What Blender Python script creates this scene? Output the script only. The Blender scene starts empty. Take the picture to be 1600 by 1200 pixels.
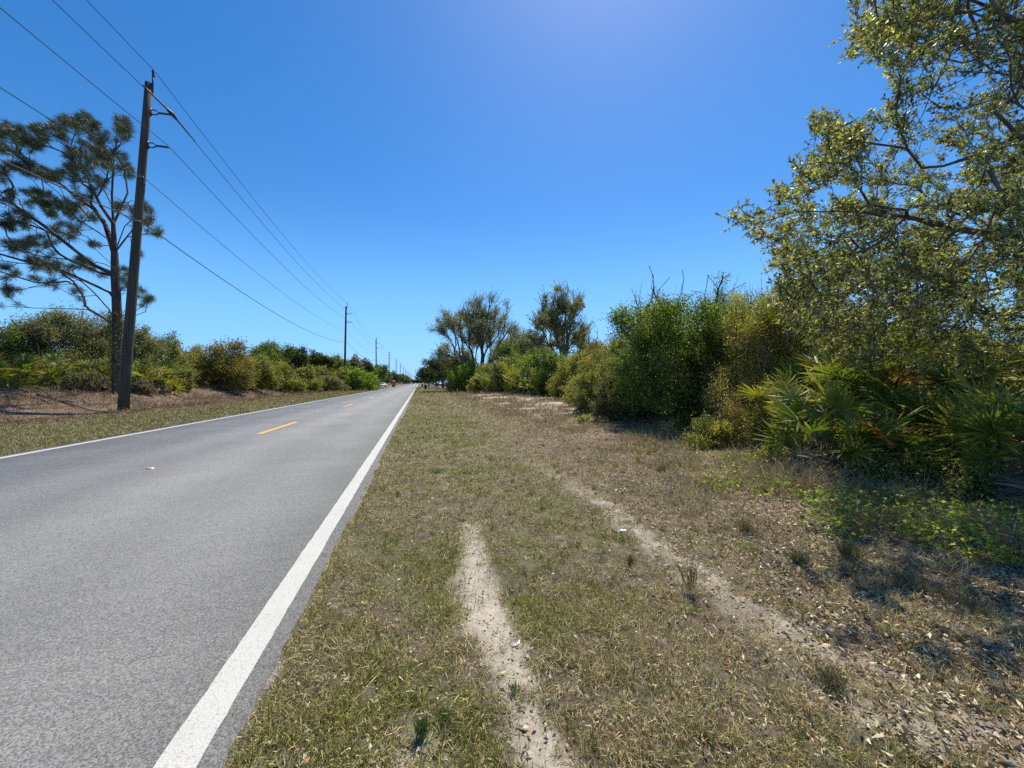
import bpy, math, random
import numpy as np
from mathutils import Vector, Matrix, Euler

# ------------------------------------------------------------------ camera, sky, sun
SC = bpy.context.scene
COL = SC.collection
CAM_H, F, YAW = 1.5, 600.0, math.radians(13.6)
cam = bpy.data.objects.new('camera', bpy.data.cameras.new('camera'))
COL.objects.link(cam)
cam.location = (0, 0, CAM_H)
cam.rotation_euler = (math.radians(90 - 0.19), 0, -YAW)
cam.data.sensor_width = 36.0
cam.data.lens = 36.0 * F / 1600.0
cam.data.clip_start = 0.05
cam.data.clip_end = 8000
SC.camera = cam

SUN_AZ, SUN_EL = math.radians(29.6), math.radians(59)      # azimuth from +Y towards +X
W = bpy.data.worlds.new('World'); SC.world = W; W.use_nodes = True
nt = W.node_tree; nt.nodes.clear()
sky = nt.nodes.new('ShaderNodeTexSky'); sky.sky_type = 'NISHITA'; sky.sun_disc = False
sky.sun_elevation = SUN_EL; sky.sun_rotation = SUN_AZ
sky.air_density = 1.0; sky.dust_density = 0.25; sky.ozone_density = 3.0; sky.altitude = 0
hs = nt.nodes.new('ShaderNodeHueSaturation'); hs.inputs['Saturation'].default_value = 1.36; hs.inputs['Value'].default_value = 1.12
bg = nt.nodes.new('ShaderNodeBackground'); bg.inputs['Strength'].default_value = 0.102
wo = nt.nodes.new('ShaderNodeOutputWorld')
tc = nt.nodes.new('ShaderNodeTexCoord'); sz = nt.nodes.new('ShaderNodeSeparateXYZ'); nt.links.new(tc.outputs['Generated'], sz.inputs[0])
mr = nt.nodes.new('ShaderNodeMapRange'); mr.interpolation_type = 'SMOOTHSTEP'; mr.inputs['From Min'].default_value = 0.0; mr.inputs['From Max'].default_value = .42
mr.inputs['To Min'].default_value = .80; mr.inputs['To Max'].default_value = 0.0; nt.links.new(sz.outputs['Z'], mr.inputs['Value'])
mxs = nt.nodes.new('ShaderNodeMix'); mxs.data_type = 'RGBA'; mxs.inputs[7].default_value = (1.7, 4.8, 9.5, 1)      # clear air near the horizon
nt.links.new(mr.outputs[0], mxs.inputs[0]); tint = nt.nodes.new('ShaderNodeVectorMath'); tint.operation = 'MULTIPLY'; tint.inputs[1].default_value = (1.0, .99, 1.04); nt.links.new(hs.outputs[0], tint.inputs[0]); nt.links.new(tint.outputs[0], mxs.inputs[6])
nt.links.new(sky.outputs[0], hs.inputs['Color']); nt.links.new(mxs.outputs[2], bg.inputs[0]); nt.links.new(bg.outputs[0], wo.inputs[0])
sd = bpy.data.lights.new('sun', 'SUN'); sd.energy = 5.0; sd.angle = math.radians(0.5); sd.color = (1.0, 0.93, 0.80)
sun = bpy.data.objects.new('sun', sd); COL.objects.link(sun)
tosun = Vector((math.sin(SUN_AZ) * math.cos(SUN_EL), math.cos(SUN_AZ) * math.cos(SUN_EL), math.sin(SUN_EL)))
sun.rotation_euler = tosun.to_track_quat('Z', 'Y').to_euler(); sun.location = (0, 0, 60)
SC.view_settings.view_transform = 'Standard'; SC.view_settings.look = 'None'
SC.view_settings.exposure = 0.36; SC.view_settings.gamma = 1.0
SC.render.engine = 'CYCLES'
SC.cycles.max_bounces = 5; SC.cycles.diffuse_bounces = 2; SC.cycles.glossy_bounces = 2
SC.cycles.transmission_bounces = 3; SC.cycles.transparent_max_bounces = 4
SC.cycles.use_denoising = False

# ------------------------------------------------------------------ helpers
CY, SY = math.cos(YAW), math.sin(YAW)
def world(xc, zc, h=0.0):
    return np.array([xc * CY + zc * SY, -xc * SY + zc * CY, h])
def at(px, py, z):
    """point seen at photo position px,py at distance z from the camera plane"""
    return world((px - 800) / F * z, z, CAM_H + (598 - py) / F * z)
def ground_at(px, z):
    p = world((px - 800) / F * z, z)
    p[2] = float(height(p[0:1], p[1:2])[0])
    return p

def hash2(ix, iy, s):
    h = (ix.astype(np.int64) * 374761393 + iy.astype(np.int64) * 668265263 + s * 1442695041) & 0x7fffffff
    h = ((h ^ (h >> 13)) * 1274126177) & 0x7fffffff
    return ((h ^ (h >> 16)) & 0xffff) / 65535.0
def vnoise(x, y, s=0):
    x = np.asarray(x, float); y = np.asarray(y, float)
    ix, iy = np.floor(x), np.floor(y); fx, fy = x - ix, y - iy
    fx = fx * fx * (3 - 2 * fx); fy = fy * fy * (3 - 2 * fy)
    a = hash2(ix, iy, s); b = hash2(ix + 1, iy, s); c = hash2(ix, iy + 1, s); d = hash2(ix + 1, iy + 1, s)
    return (a * (1 - fx) + b * fx) * (1 - fy) + (c * (1 - fx) + d * fx) * fy
def fbm(x, y, s=0, o=4):
    t, a, n = 0, 0.5, 0
    for k in range(o):
        t = t + a * vnoise(x * 2 ** k, y * 2 ** k, s + k * 17); n += a; a *= 0.55
    return t / n
def ss(a, b, x):
    t = np.clip((x - a) / (b - a), 0, 1); return t * t * (3 - 2 * t)

EDGE_R, EDGE_L = -0.71, -8.36       # asphalt edges (X); the road runs along +Y
def height(x, y):
    x = np.asarray(x, float); y = np.asarray(y, float)
    bank = .92 * ss(-15.3, -19.2, x) * (1 - ss(42, 72, y)) * (0.85 + 0.3 * vnoise(x * .3, y * .12, 5))
    bank2 = 0.25 * ss(4.5, 9, x) * ss(8, 16, y) * (1 - ss(45, 70, y))
    b = 0.05 * (fbm(x * .7, y * .7, 3) - .5) + 0.035 * (fbm(x * 5, y * 5, 9, 3) - .5)
    off = np.minimum(np.abs(x - EDGE_R), np.abs(x - EDGE_L))
    inside = (x > EDGE_L) & (x < EDGE_R)
    z = -0.03 + b * ss(0.0, 0.6, off) + bank + bank2
    return np.where(inside, -0.12, z)

def masks(x, y):
    n = fbm(x * 4, y * 4, 21, 5) - .5; m = fbm(x * .6, y * .6, 31) - .5; f = fbm(x * 12, y * 12, 41, 3) - .5
    wob = .06 * np.sin(y * 1.7) + .1 * m
    ta = np.clip(1.25 - np.abs((x - .49 - wob) / (.16 + .24 * n)) ** 1.5, 0, 1) * (0.1 + .9 * ss(4.6, 3.4, y + 2.5 * n)) * (.5 + .5 * ss(-.18, .02, f + .5 * n + .12 * ss(1.7, 2.2, y)))
    wb = .19 + .20 * ss(2.4, 1.3, y)
    tb = np.clip(1.2 - np.abs((x - 2.2 - wob) / (wb + .28 * n)) ** 1.5, 0, 1) * (.10 + .60 * ss(8, 4.0, y + 6 * n)) * ss(60, 25, y) * (.5 + .5 * ss(-.12, .08, f + .6 * n))
    pt = np.clip(1 - np.hypot(x + .05, y - 1.62) / .3 + n, 0, 1) * .7
    bank = ss(4.0, 6.0, x) * ss(9, 14, y) * ss(55, 40, y) * ss(-.02, .14, m + .3 * n) * .85
    sand = np.clip(ta + tb + pt + bank + 1.5 * (f > .27) * .25, 0, 1)
    sand = np.where(x < EDGE_L, 0.12 * (n > .12), sand)
    green = ss(-.25, .3, n * .6 + m * 1.1) * np.where(x > 0, ss(2.9, 1.7, x) * .82 + .05, .75)
    green = np.where(x < EDGE_L, .32 * ss(-15.5, -13.0, x) + .05, green)
    litter = ss(1.7, 2.8, x + .8 * n) * ss(16, 8, y)
    straw = ss(-13.2, -14.8, x + 1.2 * n)
    dry = ss(3.0, 4.8, x + n) * ss(5, 9, y) * ss(85, 60, y)
    return sand, green, litter, straw, dry
C_SAND = np.array([.50, .44, .35]); C_DIRT = np.array([.17, .135, .10]); C_GRN = np.array([.17, .165, .085])
C_LIT = np.array([.20, .155, .115]); C_STRAW = np.array([.17, .115, .08]); C_DRY = np.array([.25, .18, .125])
def albedo(x, y):
    s, g, l, st, d = masks(x, y)
    c = C_DIRT * np.ones((len(x), 3))
    for k, cc in ((g * .8, C_GRN), (l * .8, C_LIT), (st * .85, C_STRAW), (d * .8, C_DRY), (s, C_SAND)):
        k = np.clip(k, 0, 1)[:, None]; c = c * (1 - k) + cc * k
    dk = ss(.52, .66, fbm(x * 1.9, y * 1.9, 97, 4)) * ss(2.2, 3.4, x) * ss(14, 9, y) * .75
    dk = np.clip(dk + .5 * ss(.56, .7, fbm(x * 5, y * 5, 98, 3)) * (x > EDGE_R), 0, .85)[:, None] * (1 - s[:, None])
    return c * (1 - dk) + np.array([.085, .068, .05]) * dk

def mk(name, V, Fc, mat, parent=None, col=None, smooth=False):
    V = np.asarray(V, np.float32).reshape(-1, 3)
    me = bpy.data.meshes.new(name)
    me.vertices.add(len(V)); me.vertices.foreach_set('co', V.ravel())
    if isinstance(Fc, np.ndarray) and Fc.ndim == 2:
        k = Fc.shape[1]; n = len(Fc); idx = Fc.ravel().astype(np.int32)
        st = np.arange(0, n * k, k, dtype=np.int32); tot = np.full(n, k, np.int32)
    else:
        tot = np.array([len(f) for f in Fc], np.int32); n = len(tot)
        idx = np.array([i for f in Fc for i in f], np.int32); st = np.concatenate([[0], np.cumsum(tot)[:-1]]).astype(np.int32)
    me.loops.add(len(idx)); me.loops.foreach_set('vertex_index', idx)
    me.polygons.add(n); me.polygons.foreach_set('loop_start', st); me.polygons.foreach_set('loop_total', tot)
    if smooth: me.polygons.foreach_set('use_smooth', np.ones(n, bool))
    me.update(calc_edges=True)
    if col is not None:
        a = me.attributes.new('Col', 'FLOAT_COLOR', 'POINT')
        c = np.ones((len(V), 4), np.float32); c[:, :3] = col
        a.data.foreach_set('color', c.ravel())
    me.materials.append(mat)
    o = bpy.data.objects.new(name, me); COL.objects.link(o)
    if parent is not None: o.parent = parent
    return o
def tag(o, label=None, cat=None, group=None, kind=None):
    if label: o['label'] = label
    if cat: o['category'] = cat
    if group: o['group'] = group
    if kind: o['kind'] = kind
    return o
def empty(name, loc, label, cat, group=None, rz=0.0):
    o = bpy.data.objects.new(name, None); COL.objects.link(o); o.location = tuple(float(v) for v in loc)
    o.rotation_euler = (0, 0, rz); o.empty_display_size = .2
    return tag(o, label, cat, group)

class MB:
    """collects shapes for one mesh"""
    def __init__(s): s.V = []; s.F = []
    def add(s, V, Fs):
        b = len(s.V); s.V += [tuple(map(float, v)) for v in V]; s.F += [tuple(i + b for i in f) for f in Fs]; return s
    def box(s, x0, x1, y0, y1, z0, z1, bev=0.0, taper=(1, 1)):
        cx, cy = (x0 + x1) / 2, (y0 + y1) / 2; rows = []
        hx, hy = (x1 - x0) / 2, (y1 - y0) / 2
        lv = [(z0, bev), (z0 + bev, 0), (z1 - bev, 0), (z1, bev)] if bev else [(z0, 0), (z1, 0)]
        V = []; n = 8 if bev else 4
        for z, ins in lv:
            t = (z - z0) / max(z1 - z0, 1e-6); tx = 1 + (taper[0] - 1) * t; ty = 1 + (taper[1] - 1) * t
            a, b = hx * tx - ins, hy * ty - ins
            if bev:
                c = bev
                V += [(cx - a + c, cy - b, z), (cx + a - c, cy - b, z), (cx + a, cy - b + c, z), (cx + a, cy + b - c, z),
                      (cx + a - c, cy + b, z), (cx - a + c, cy + b, z), (cx - a, cy + b - c, z), (cx - a, cy - b + c, z)]
            else: V += [(cx - a, cy - b, z), (cx + a, cy - b, z), (cx + a, cy + b, z), (cx - a, cy + b, z)]
        Fs = [tuple(range(n))[::-1], tuple(range((len(lv) - 1) * n, len(lv) * n))]
        for r in range(len(lv) - 1):
            for k in range(n): Fs.append((r * n + k, r * n + (k + 1) % n, (r + 1) * n + (k + 1) % n, (r + 1) * n + k))
        return s.add(V, Fs)
    def tube(s, pts, rad, n=8, cap=True):
        pts = [Vector(p) for p in pts]; rad = rad if hasattr(rad, '__len__') else [rad] * len(pts)
        V = []; ref = None
        for i, p in enumerate(pts):
            d = (pts[min(i + 1, len(pts) - 1)] - pts[max(i - 1, 0)]).normalized()
            if ref is None: ref = Vector((0, 0, 1)) if abs(d.z) < .9 else Vector((1, 0, 0))
            u = d.cross(ref).normalized(); v = d.cross(u).normalized()
            for k in range(n):
                a = 2 * math.pi * k / n; V.append(p + (u * math.cos(a) + v * math.sin(a)) * rad[i])
        Fs = []
        for r in range(len(pts) - 1):
            for k in range(n): Fs.append((r * n + k, r * n + (k + 1) % n, (r + 1) * n + (k + 1) % n, (r + 1) * n + k))
        if cap: Fs += [tuple(range(n))[::-1], tuple(range((len(pts) - 1) * n, len(pts) * n))]
        return s.add(V, Fs)
    def build(s, name, mat, parent=None, smooth=False): return mk(name, s.V, s.F, mat, parent, None, smooth)

# ------------------------------------------------------------------ materials
def mat_base(name):
    m = bpy.data.materials.new(name); m.use_nodes = True; t = m.node_tree; t.nodes.clear()
    o = t.nodes.new('ShaderNodeOutputMaterial'); b = t.nodes.new('ShaderNodeBsdfPrincipled')
    t.links.new(b.outputs[0], o.inputs[0]); return m, t, b, o
def N(t, typ, **kw):
    n = t.nodes.new(typ)
    for k, v in kw.items():
        if k in n.inputs: n.inputs[k].default_value = v
        else: setattr(n, k, v)
    return n
def paint(name, col, rough=.5, metal=0., var=.12, scale=6., bump=0.0):
    m, t, b, o = mat_base(name)
    co = N(t, 'ShaderNodeTexCoord'); no = N(t, 'ShaderNodeTexNoise', Scale=scale, Detail=5.0)
    t.links.new(co.outputs['Object'], no.inputs['Vector'])
    r = N(t, 'ShaderNodeMapRange'); r.inputs['To Min'].default_value = 1 - var; r.inputs['To Max'].default_value = 1 + var
    t.links.new(no.outputs['Fac'], r.inputs['Value'])
    mx = N(t, 'ShaderNodeVectorMath', operation='SCALE'); mx.inputs[0].default_value = col
    t.links.new(r.outputs[0], mx.inputs['Scale']); t.links.new(mx.outputs[0], b.inputs['Base Color'])
    b.inputs['Roughness'].default_value = rough; b.inputs['Metallic'].default_value = metal
    if bump:
        bp = N(t, 'ShaderNodeBump', Strength=bump, Distance=.02); t.links.new(no.outputs['Fac'], bp.inputs['Height']); t.links.new(bp.outputs[0], b.inputs['Normal'])
    return m
def leafmat(name, trans=.35, rough=.45, spec=.5, gain=1.0, tcol=(1.25, 1.35, .55)):
    m, t, b, o = mat_base(name)
    a = N(t, 'ShaderNodeAttribute', attribute_name='Col')
    b.inputs['Roughness'].default_value = rough; b.inputs['Specular IOR Level'].default_value = spec
    t.links.new(a.outputs['Color'], b.inputs['Base Color'])
    tr = N(t, 'ShaderNodeBsdfTranslucent')
    mu = N(t, 'ShaderNodeVectorMath', operation='MULTIPLY'); mu.inputs[1].default_value = tcol
    t.links.new(a.outputs['Color'], mu.inputs[0]); t.links.new(mu.outputs[0], tr.inputs['Color'])
    mx = N(t, 'ShaderNodeMixShader', Fac=trans)
    t.links.new(b.outputs[0], mx.inputs[1]); t.links.new(tr.outputs[0], mx.inputs[2]); t.links.new(mx.outputs[0], o.inputs[0])
    return m
def barkmat(name, c1, c2, scale=8., stretch=.25, bump=.6):
    m, t, b, o = mat_base(name)
    co = N(t, 'ShaderNodeTexCoord'); mp = N(t, 'ShaderNodeMapping'); mp.inputs['Scale'].default_value = (1, 1, stretch)
    no = N(t, 'ShaderNodeTexNoise', Scale=scale, Detail=8.0, Roughness=.65)
    t.links.new(co.outputs['Object'], mp.inputs[0]); t.links.new(mp.outputs[0], no.inputs['Vector'])
    cr = N(t, 'ShaderNodeValToRGB'); cr.color_ramp.elements[0].position = .35; cr.color_ramp.elements[1].position = .65
    cr.color_ramp.elements[0].color = (*c1, 1); cr.color_ramp.elements[1].color = (*c2, 1)
    t.links.new(no.outputs['Fac'], cr.inputs[0]); t.links.new(cr.outputs[0], b.inputs['Base Color'])
    b.inputs['Roughness'].default_value = .9; b.inputs['Specular IOR Level'].default_value = .2
    bp = N(t, 'ShaderNodeBump', Strength=bump, Distance=.03); t.links.new(no.outputs['Fac'], bp.inputs['Height']); t.links.new(bp.outputs[0], b.inputs['Normal'])
    return m
M = {}
M['leaf'] = leafmat('leaf', .36, .55, .25)
M['oak'] = leafmat('oak_leaf', .34, .5, .4)
M['needle'] = leafmat('needle', .12, .45, .4, tcol=(1, 1, 1))
M['frond'] = leafmat('palmetto_leaf', .36, .5, .28)
M['grass'] = leafmat('grass_blade', .25, .75, .12, tcol=(1.1, 1.1, .8))
M['litter'] = leafmat('dry_leaf', .12, .85, .08, tcol=(1.1, 1.0, .8))
M['bark'] = barkmat('bark', (.055, .045, .038), (.17, .15, .13))
M['greybark'] = barkmat('grey_bark', (.08, .075, .07), (.24, .225, .21))
M['pinebark'] = barkmat('pine_bark', (.04, .032, .027), (.14, .115, .10), 5)
M['polewood'] = barkmat('pole_wood', (.05, .046, .036), (.105, .097, .076), 14, .03, .35)
M['wood'] = barkmat('weathered_wood', (.09, .065, .045), (.2, .15, .11), 14, .1, .3)
M['metal'] = paint('galvanised_metal', (.16, .16, .165), .45, .8)
M['darkmetal'] = paint('dark_hardware', (.035, .035, .038), .5, .3)
M['wire'] = paint('wire', (.03, .03, .033), .9, 0)
M['wirel'] = paint('cable', (.055, .055, .06), .9, 0)
M['white'] = paint('white_paint', (.72, .72, .70), .35)
M['orange'] = paint('orange_plastic', (.62, .12, .035), .45)
M['roofw'] = paint('translucent_white_roof', (.75, .66, .58), .4)
M['bin'] = paint('dark_green_plastic', (.012, .035, .022), .45)
M['rubber'] = paint('rubber', (.02, .02, .02), .8)
M['glass'] = paint('dark_glass', (.015, .017, .02), .08, 0, .0)
M['blackpaint'] = paint('black_car_paint', (.012, .012, .014), .2)
M['amber'] = paint('amber_reflector', (.62, .22, .04), .25)
M['paper'] = paint('white_scrap', (.78, .79, .80), .5)
M['bluescrap'] = paint('blue_scrap', (.12, .28, .42), .4)
M['greypost'] = paint('grey_post', (.32, .31, .29), .8)

def ground_mat():
    m, t, b, o = mat_base('verge_soil')
    a = N(t, 'ShaderNodeAttribute', attribute_name='Col'); co = N(t, 'ShaderNodeTexCoord')
    n1 = N(t, 'ShaderNodeTexNoise', Scale=38., Detail=8., Roughness=.75); n2 = N(t, 'ShaderNodeTexNoise', Scale=210., Detail=4., Roughness=.8)
    n3 = N(t, 'ShaderNodeTexNoise', Scale=2.2, Detail=6., Roughness=.7)
    for n in (n1, n2, n3): t.links.new(co.outputs['Object'], n.inputs['Vector'])
    r1 = N(t, 'ShaderNodeMapRange'); r1.inputs['From Min'].default_value = .3; r1.inputs['From Max'].default_value = .7; r1.inputs['To Min'].default_value = .62; r1.inputs['To Max'].default_value = 1.35
    r2 = N(t, 'ShaderNodeMapRange'); r2.inputs['From Min'].default_value = .3; r2.inputs['From Max'].default_value = .7; r2.inputs['To Min'].default_value = .7; r2.inputs['To Max'].default_value = 1.3
    r3 = N(t, 'ShaderNodeMapRange'); r3.inputs['From Min'].default_value = .3; r3.inputs['From Max'].default_value = .7; r3.inputs['To Min'].default_value = .82; r3.inputs['To Max'].default_value = 1.18
    for n, r in ((n1, r1), (n2, r2), (n3, r3)): t.links.new(n.outputs['Fac'], r.inputs['Value'])
    m1 = N(t, 'ShaderNodeMath', operation='MULTIPLY'); m2 = N(t, 'ShaderNodeMath', operation='MULTIPLY')
    t.links.new(r1.outputs[0], m1.inputs[0]); t.links.new(r2.outputs[0], m1.inputs[1]); t.links.new(m1.outputs[0], m2.inputs[0]); t.links.new(r3.outputs[0], m2.inputs[1])
    sc = N(t, 'ShaderNodeVectorMath', operation='SCALE'); t.links.new(a.outputs['Color'], sc.inputs[0]); t.links.new(m2.outputs[0], sc.inputs['Scale'])
    t.links.new(sc.outputs[0], b.inputs['Base Color']); b.inputs['Roughness'].default_value = .95; b.inputs['Specular IOR Level'].default_value = .1
    bp = N(t, 'ShaderNodeBump', Strength=.7, Distance=.012); t.links.new(m1.outputs[0], bp.inputs['Height']); t.links.new(bp.outputs[0], b.inputs['Normal'])
    return m
def asphalt_mat(name, lo, hi, band=True):
    m, t, b, o = mat_base(name)
    co = N(t, 'ShaderNodeTexCoord')
    v = N(t, 'ShaderNodeTexVoronoi', Scale=150.); n2 = N(t, 'ShaderNodeTexNoise', Scale=240., Detail=2., Roughness=.6); n3 = N(t, 'ShaderNodeTexNoise', Scale=.5, Detail=7., Roughness=.55)
    for n in (v, n2, n3): t.links.new(co.outputs['Object'], n.inputs['Vector'])
    sx = N(t, 'ShaderNodeSeparateColor'); t.links.new(v.outputs['Color'], sx.inputs[0])
    ad = N(t, 'ShaderNodeMath', operation='ADD'); t.links.new(sx.outputs[0], ad.inputs[0]); t.links.new(n2.outputs['Fac'], ad.inputs[1])
    cr = N(t, 'ShaderNodeMapRange'); cr.inputs['From Min'].default_value = .35; cr.inputs['From Max'].default_value = 1.65
    cr.inputs['To Min'].default_value = lo; cr.inputs['To Max'].default_value = hi; t.links.new(ad.outputs[0], cr.inputs['Value'])
    # worn wheel paths are lighter, the oil strip mid lane darker
    sp = N(t, 'ShaderNodeSeparateXYZ'); t.links.new(co.outputs['Object'], sp.inputs[0])
    nw = N(t, 'ShaderNodeTexNoise', Scale=.35, Detail=3.); t.links.new(co.outputs['Object'], nw.inputs['Vector'])
    wx = N(t, 'ShaderNodeMath', operation='MULTIPLY_ADD'); wx.inputs[1].default_value = .5; t.links.new(nw.outputs['Fac'], wx.inputs[0]); t.links.new(sp.outputs['X'], wx.inputs[2])
    ml = N(t, 'ShaderNodeMath', operation='MULTIPLY_ADD'); ml.inputs[1].default_value = 2 * math.pi / 1.79; ml.inputs[2].default_value = (2.71 - .25) * 2 * math.pi / 1.79 + math.pi
    t.links.new(wx.outputs[0], ml.inputs[0]); cs = N(t, 'ShaderNodeMath', operation='COSINE'); t.links.new(ml.outputs[0], cs.inputs[0])
    bf = N(t, 'ShaderNodeMath', operation='MULTIPLY_ADD'); bf.inputs[1].default_value = .085 if band else 0.; bf.inputs[2].default_value = 1.0; t.links.new(cs.outputs[0], bf.inputs[0])
    r3 = N(t, 'ShaderNodeMapRange'); r3.inputs['From Min'].default_value = .3; r3.inputs['From Max'].default_value = .7; r3.inputs['To Min'].default_value = .88; r3.inputs['To Max'].default_value = 1.18
    t.links.new(n3.outputs['Fac'], r3.inputs['Value'])
    a1 = N(t, 'ShaderNodeMath', operation='MULTIPLY'); t.links.new(cr.outputs[0], a1.inputs[0]); t.links.new(bf.outputs[0], a1.inputs[1])
    a2 = N(t, 'ShaderNodeMath', operation='MULTIPLY'); t.links.new(a1.outputs[0], a2.inputs[0]); t.links.new(r3.outputs[0], a2.inputs[1])
    sc = N(t, 'ShaderNodeVectorMath', operation='SCALE'); sc.inputs[0].default_value = (1.0, .985, .945); t.links.new(a2.outputs[0], sc.inputs['Scale'])
    t.links.new(sc.outputs[0], b.inputs['Base Color']); b.inputs['Roughness'].default_value = .66; b.inputs['Specular IOR Level'].default_value = .45
    bp = N(t, 'ShaderNodeBump', Strength=.55, Distance=.006); t.links.new(ad.outputs[0], bp.inputs['Height']); t.links.new(bp.outputs[0], b.inputs['Normal'])
    return m
def line_mat(name, col):
    m, t, b, o = mat_base(name)
    co = N(t, 'ShaderNodeTexCoord'); v = N(t, 'ShaderNodeTexVoronoi', Scale=105.); n = N(t, 'ShaderNodeTexNoise', Scale=60., Detail=6., Roughness=.8); n3 = N(t, 'ShaderNodeTexNoise', Scale=3., Detail=5.)
    for k in (v, n, n3): t.links.new(co.outputs['Object'], k.inputs['Vector'])
    r = N(t, 'ShaderNodeMapRange'); r.inputs['From Min'].default_value = .33; r.inputs['From Max'].default_value = .47; r.inputs['To Min'].default_value = .5; r.inputs['To Max'].default_value = 1.0
    t.links.new(n.outputs['Fac'], r.inputs['Value'])
    r3 = N(t, 'ShaderNodeMapRange'); r3.inputs['To Min'].default_value = .86; r3.inputs['To Max'].default_value = 1.08; t.links.new(n3.outputs['Fac'], r3.inputs['Value'])
    mm = N(t, 'ShaderNodeMath', operation='MULTIPLY'); t.links.new(r.outputs[0], mm.inputs[0]); t.links.new(r3.outputs[0], mm.inputs[1])
    sc = N(t, 'ShaderNodeVectorMath', operation='SCALE'); sc.inputs[0].default_value = col; t.links.new(mm.outputs[0], sc.inputs['Scale'])
    t.links.new(sc.outputs[0], b.inputs['Base Color']); b.inputs['Roughness'].default_value = .7
    bp = N(t, 'ShaderNodeBump', Strength=.5, Distance=.004); t.links.new(v.outputs['Distance'], bp.inputs['Height']); t.links.new(bp.outputs[0], b.inputs['Normal'])
    return m
M['ground'] = ground_mat()
M['asphalt'] = asphalt_mat('asphalt', .05, .315)
M['oldasphalt'] = asphalt_mat('old_asphalt', .10, .24, False)
M['line'] = line_mat('white_line_paint', (.50, .49, .44))
M['yellow'] = line_mat('yellow_line_paint', (.62, .38, .08))

# ------------------------------------------------------------------ ground sheet and road
def grade(a, b, s, g=1.0):
    out = [a]
    while out[-1] < b: out.append(out[-1] + s); s *= g
    return out
xs = sorted(set([-v for v in grade(9.6, 3500, .5, 1.12)] + list(np.arange(-9.5, -8.3, .2)) + [-8.37, -8.35, -7, -4, -2, -.72, -.70] + list(np.arange(-.66, 5.0, .045)) + grade(5.0, 3500, .08, 1.07)))
xs += []
xs = np.array(sorted(set(xs + list(np.arange(-30, -9.6, .6)))))
ys = np.array(sorted(set([-v for v in grade(.5, 600, .5, 1.3)] + list(np.arange(0, 7.0, .05)) + grade(7.0, 5000, .08, 1.03))))
GX, GY = np.meshgrid(xs, ys); gx, gy = GX.ravel(), GY.ravel()
V = np.stack([gx, gy, height(gx, gy)], 1)
nx, ny = len(xs), len(ys)
i = (np.arange(ny - 1)[:, None] * nx + np.arange(nx - 1)[None]).ravel()
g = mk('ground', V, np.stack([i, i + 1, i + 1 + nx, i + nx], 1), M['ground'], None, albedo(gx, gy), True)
tag(g, kind='structure')

def strip(name, x0, x1, y0, y1, z, mat, jit=0.0, seed=1, step=.4, drop=0.0):
    rng = np.random.default_rng(seed); yy = []; y = y0; s = step
    while y < y1: yy.append(y); y += s; s *= 1.0 if y < 14 else 1.06
    yy.append(y1); yy = np.array(yy); n = len(yy)
    ja = np.where(yy < 14, 1, 0) * jit
    xl = x0 + ja * (rng.random(n) - .5); xr = x1 + ja * (rng.random(n) - .5)
    V = np.concatenate([np.stack([xl, yy, np.full(n, z)], 1), np.stack([xr, yy, np.full(n, z)], 1)])
    k = np.arange(n - 1); Fc = [tuple(f) for f in np.stack([k, k + n, k + n + 1, k + 1], 1)]
    if drop:
        b = len(V); V = np.concatenate([V, V[:n] - [0, 0, drop], V[n:] - [0, 0, drop]])
        Fc += [tuple(f) for f in np.stack([k + b, k, k + 1, k + b + 1], 1)] + [tuple(f) for f in np.stack([k + n, k + n + b, k + n + b + 1, k + n + 1], 1)]
    return tag(mk(name, V, Fc, mat), kind='structure')
strip('road_shoulder', EDGE_R - .2, EDGE_R + .03, -60, 690, -.035, M['oldasphalt'], .06, 3, .09, .06)
strip('road', EDGE_L + .02, EDGE_R - .045, -60, 690, 0.0, M['asphalt'], .022, 2, .07, .08)
strip('road_edge_line', -1.005, -.845, -60, 688, .004, M['line'], .008, 4, .06)
strip('road_edge_line', -8.17, -8.01, -60, 688, .004, M['line'], .006, 5, .2)
DASH0 = ground_at(417, 900 / 80.)[1]
PER, DL = 12.9, 3.6
for k in range(-1, 26):
    y0 = DASH0 + k * PER
    strip('centre_line_dash', -4.64, -4.47, y0, y0 + DL, .004, M['yellow'], .01, 10 + k, .2)
def marker(y, lab):
    e = empty('pavement_marker', (-4.55, y, 0), lab, 'road reflector', 'raised amber reflectors on the centre line', 0)
    MB().box(-.052, .052, -.05, .05, .001, .02, .004, (.72, .6)).build('body', M['white'], e)
    for s in (-1, 1):
        MB().add([(-.045, s * .0505, .004), (.045, s * .0505, .004), (.034, s * .034, .0215), (-.034, s * .034, .0215)], [(0, 1, 2, 3) if s < 0 else (3, 2, 1, 0)]).build('reflector', M['amber'], e)
YR = DASH0 - (PER - DL) / 2
marker(YR, 'amber road reflector alone on the grey asphalt, nearest one to the viewer')
marker(YR + PER, 'small road reflector between the first and second yellow dashes')
marker(YR + 2 * PER, 'tiny road reflector between the second and third yellow dashes')

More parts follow.
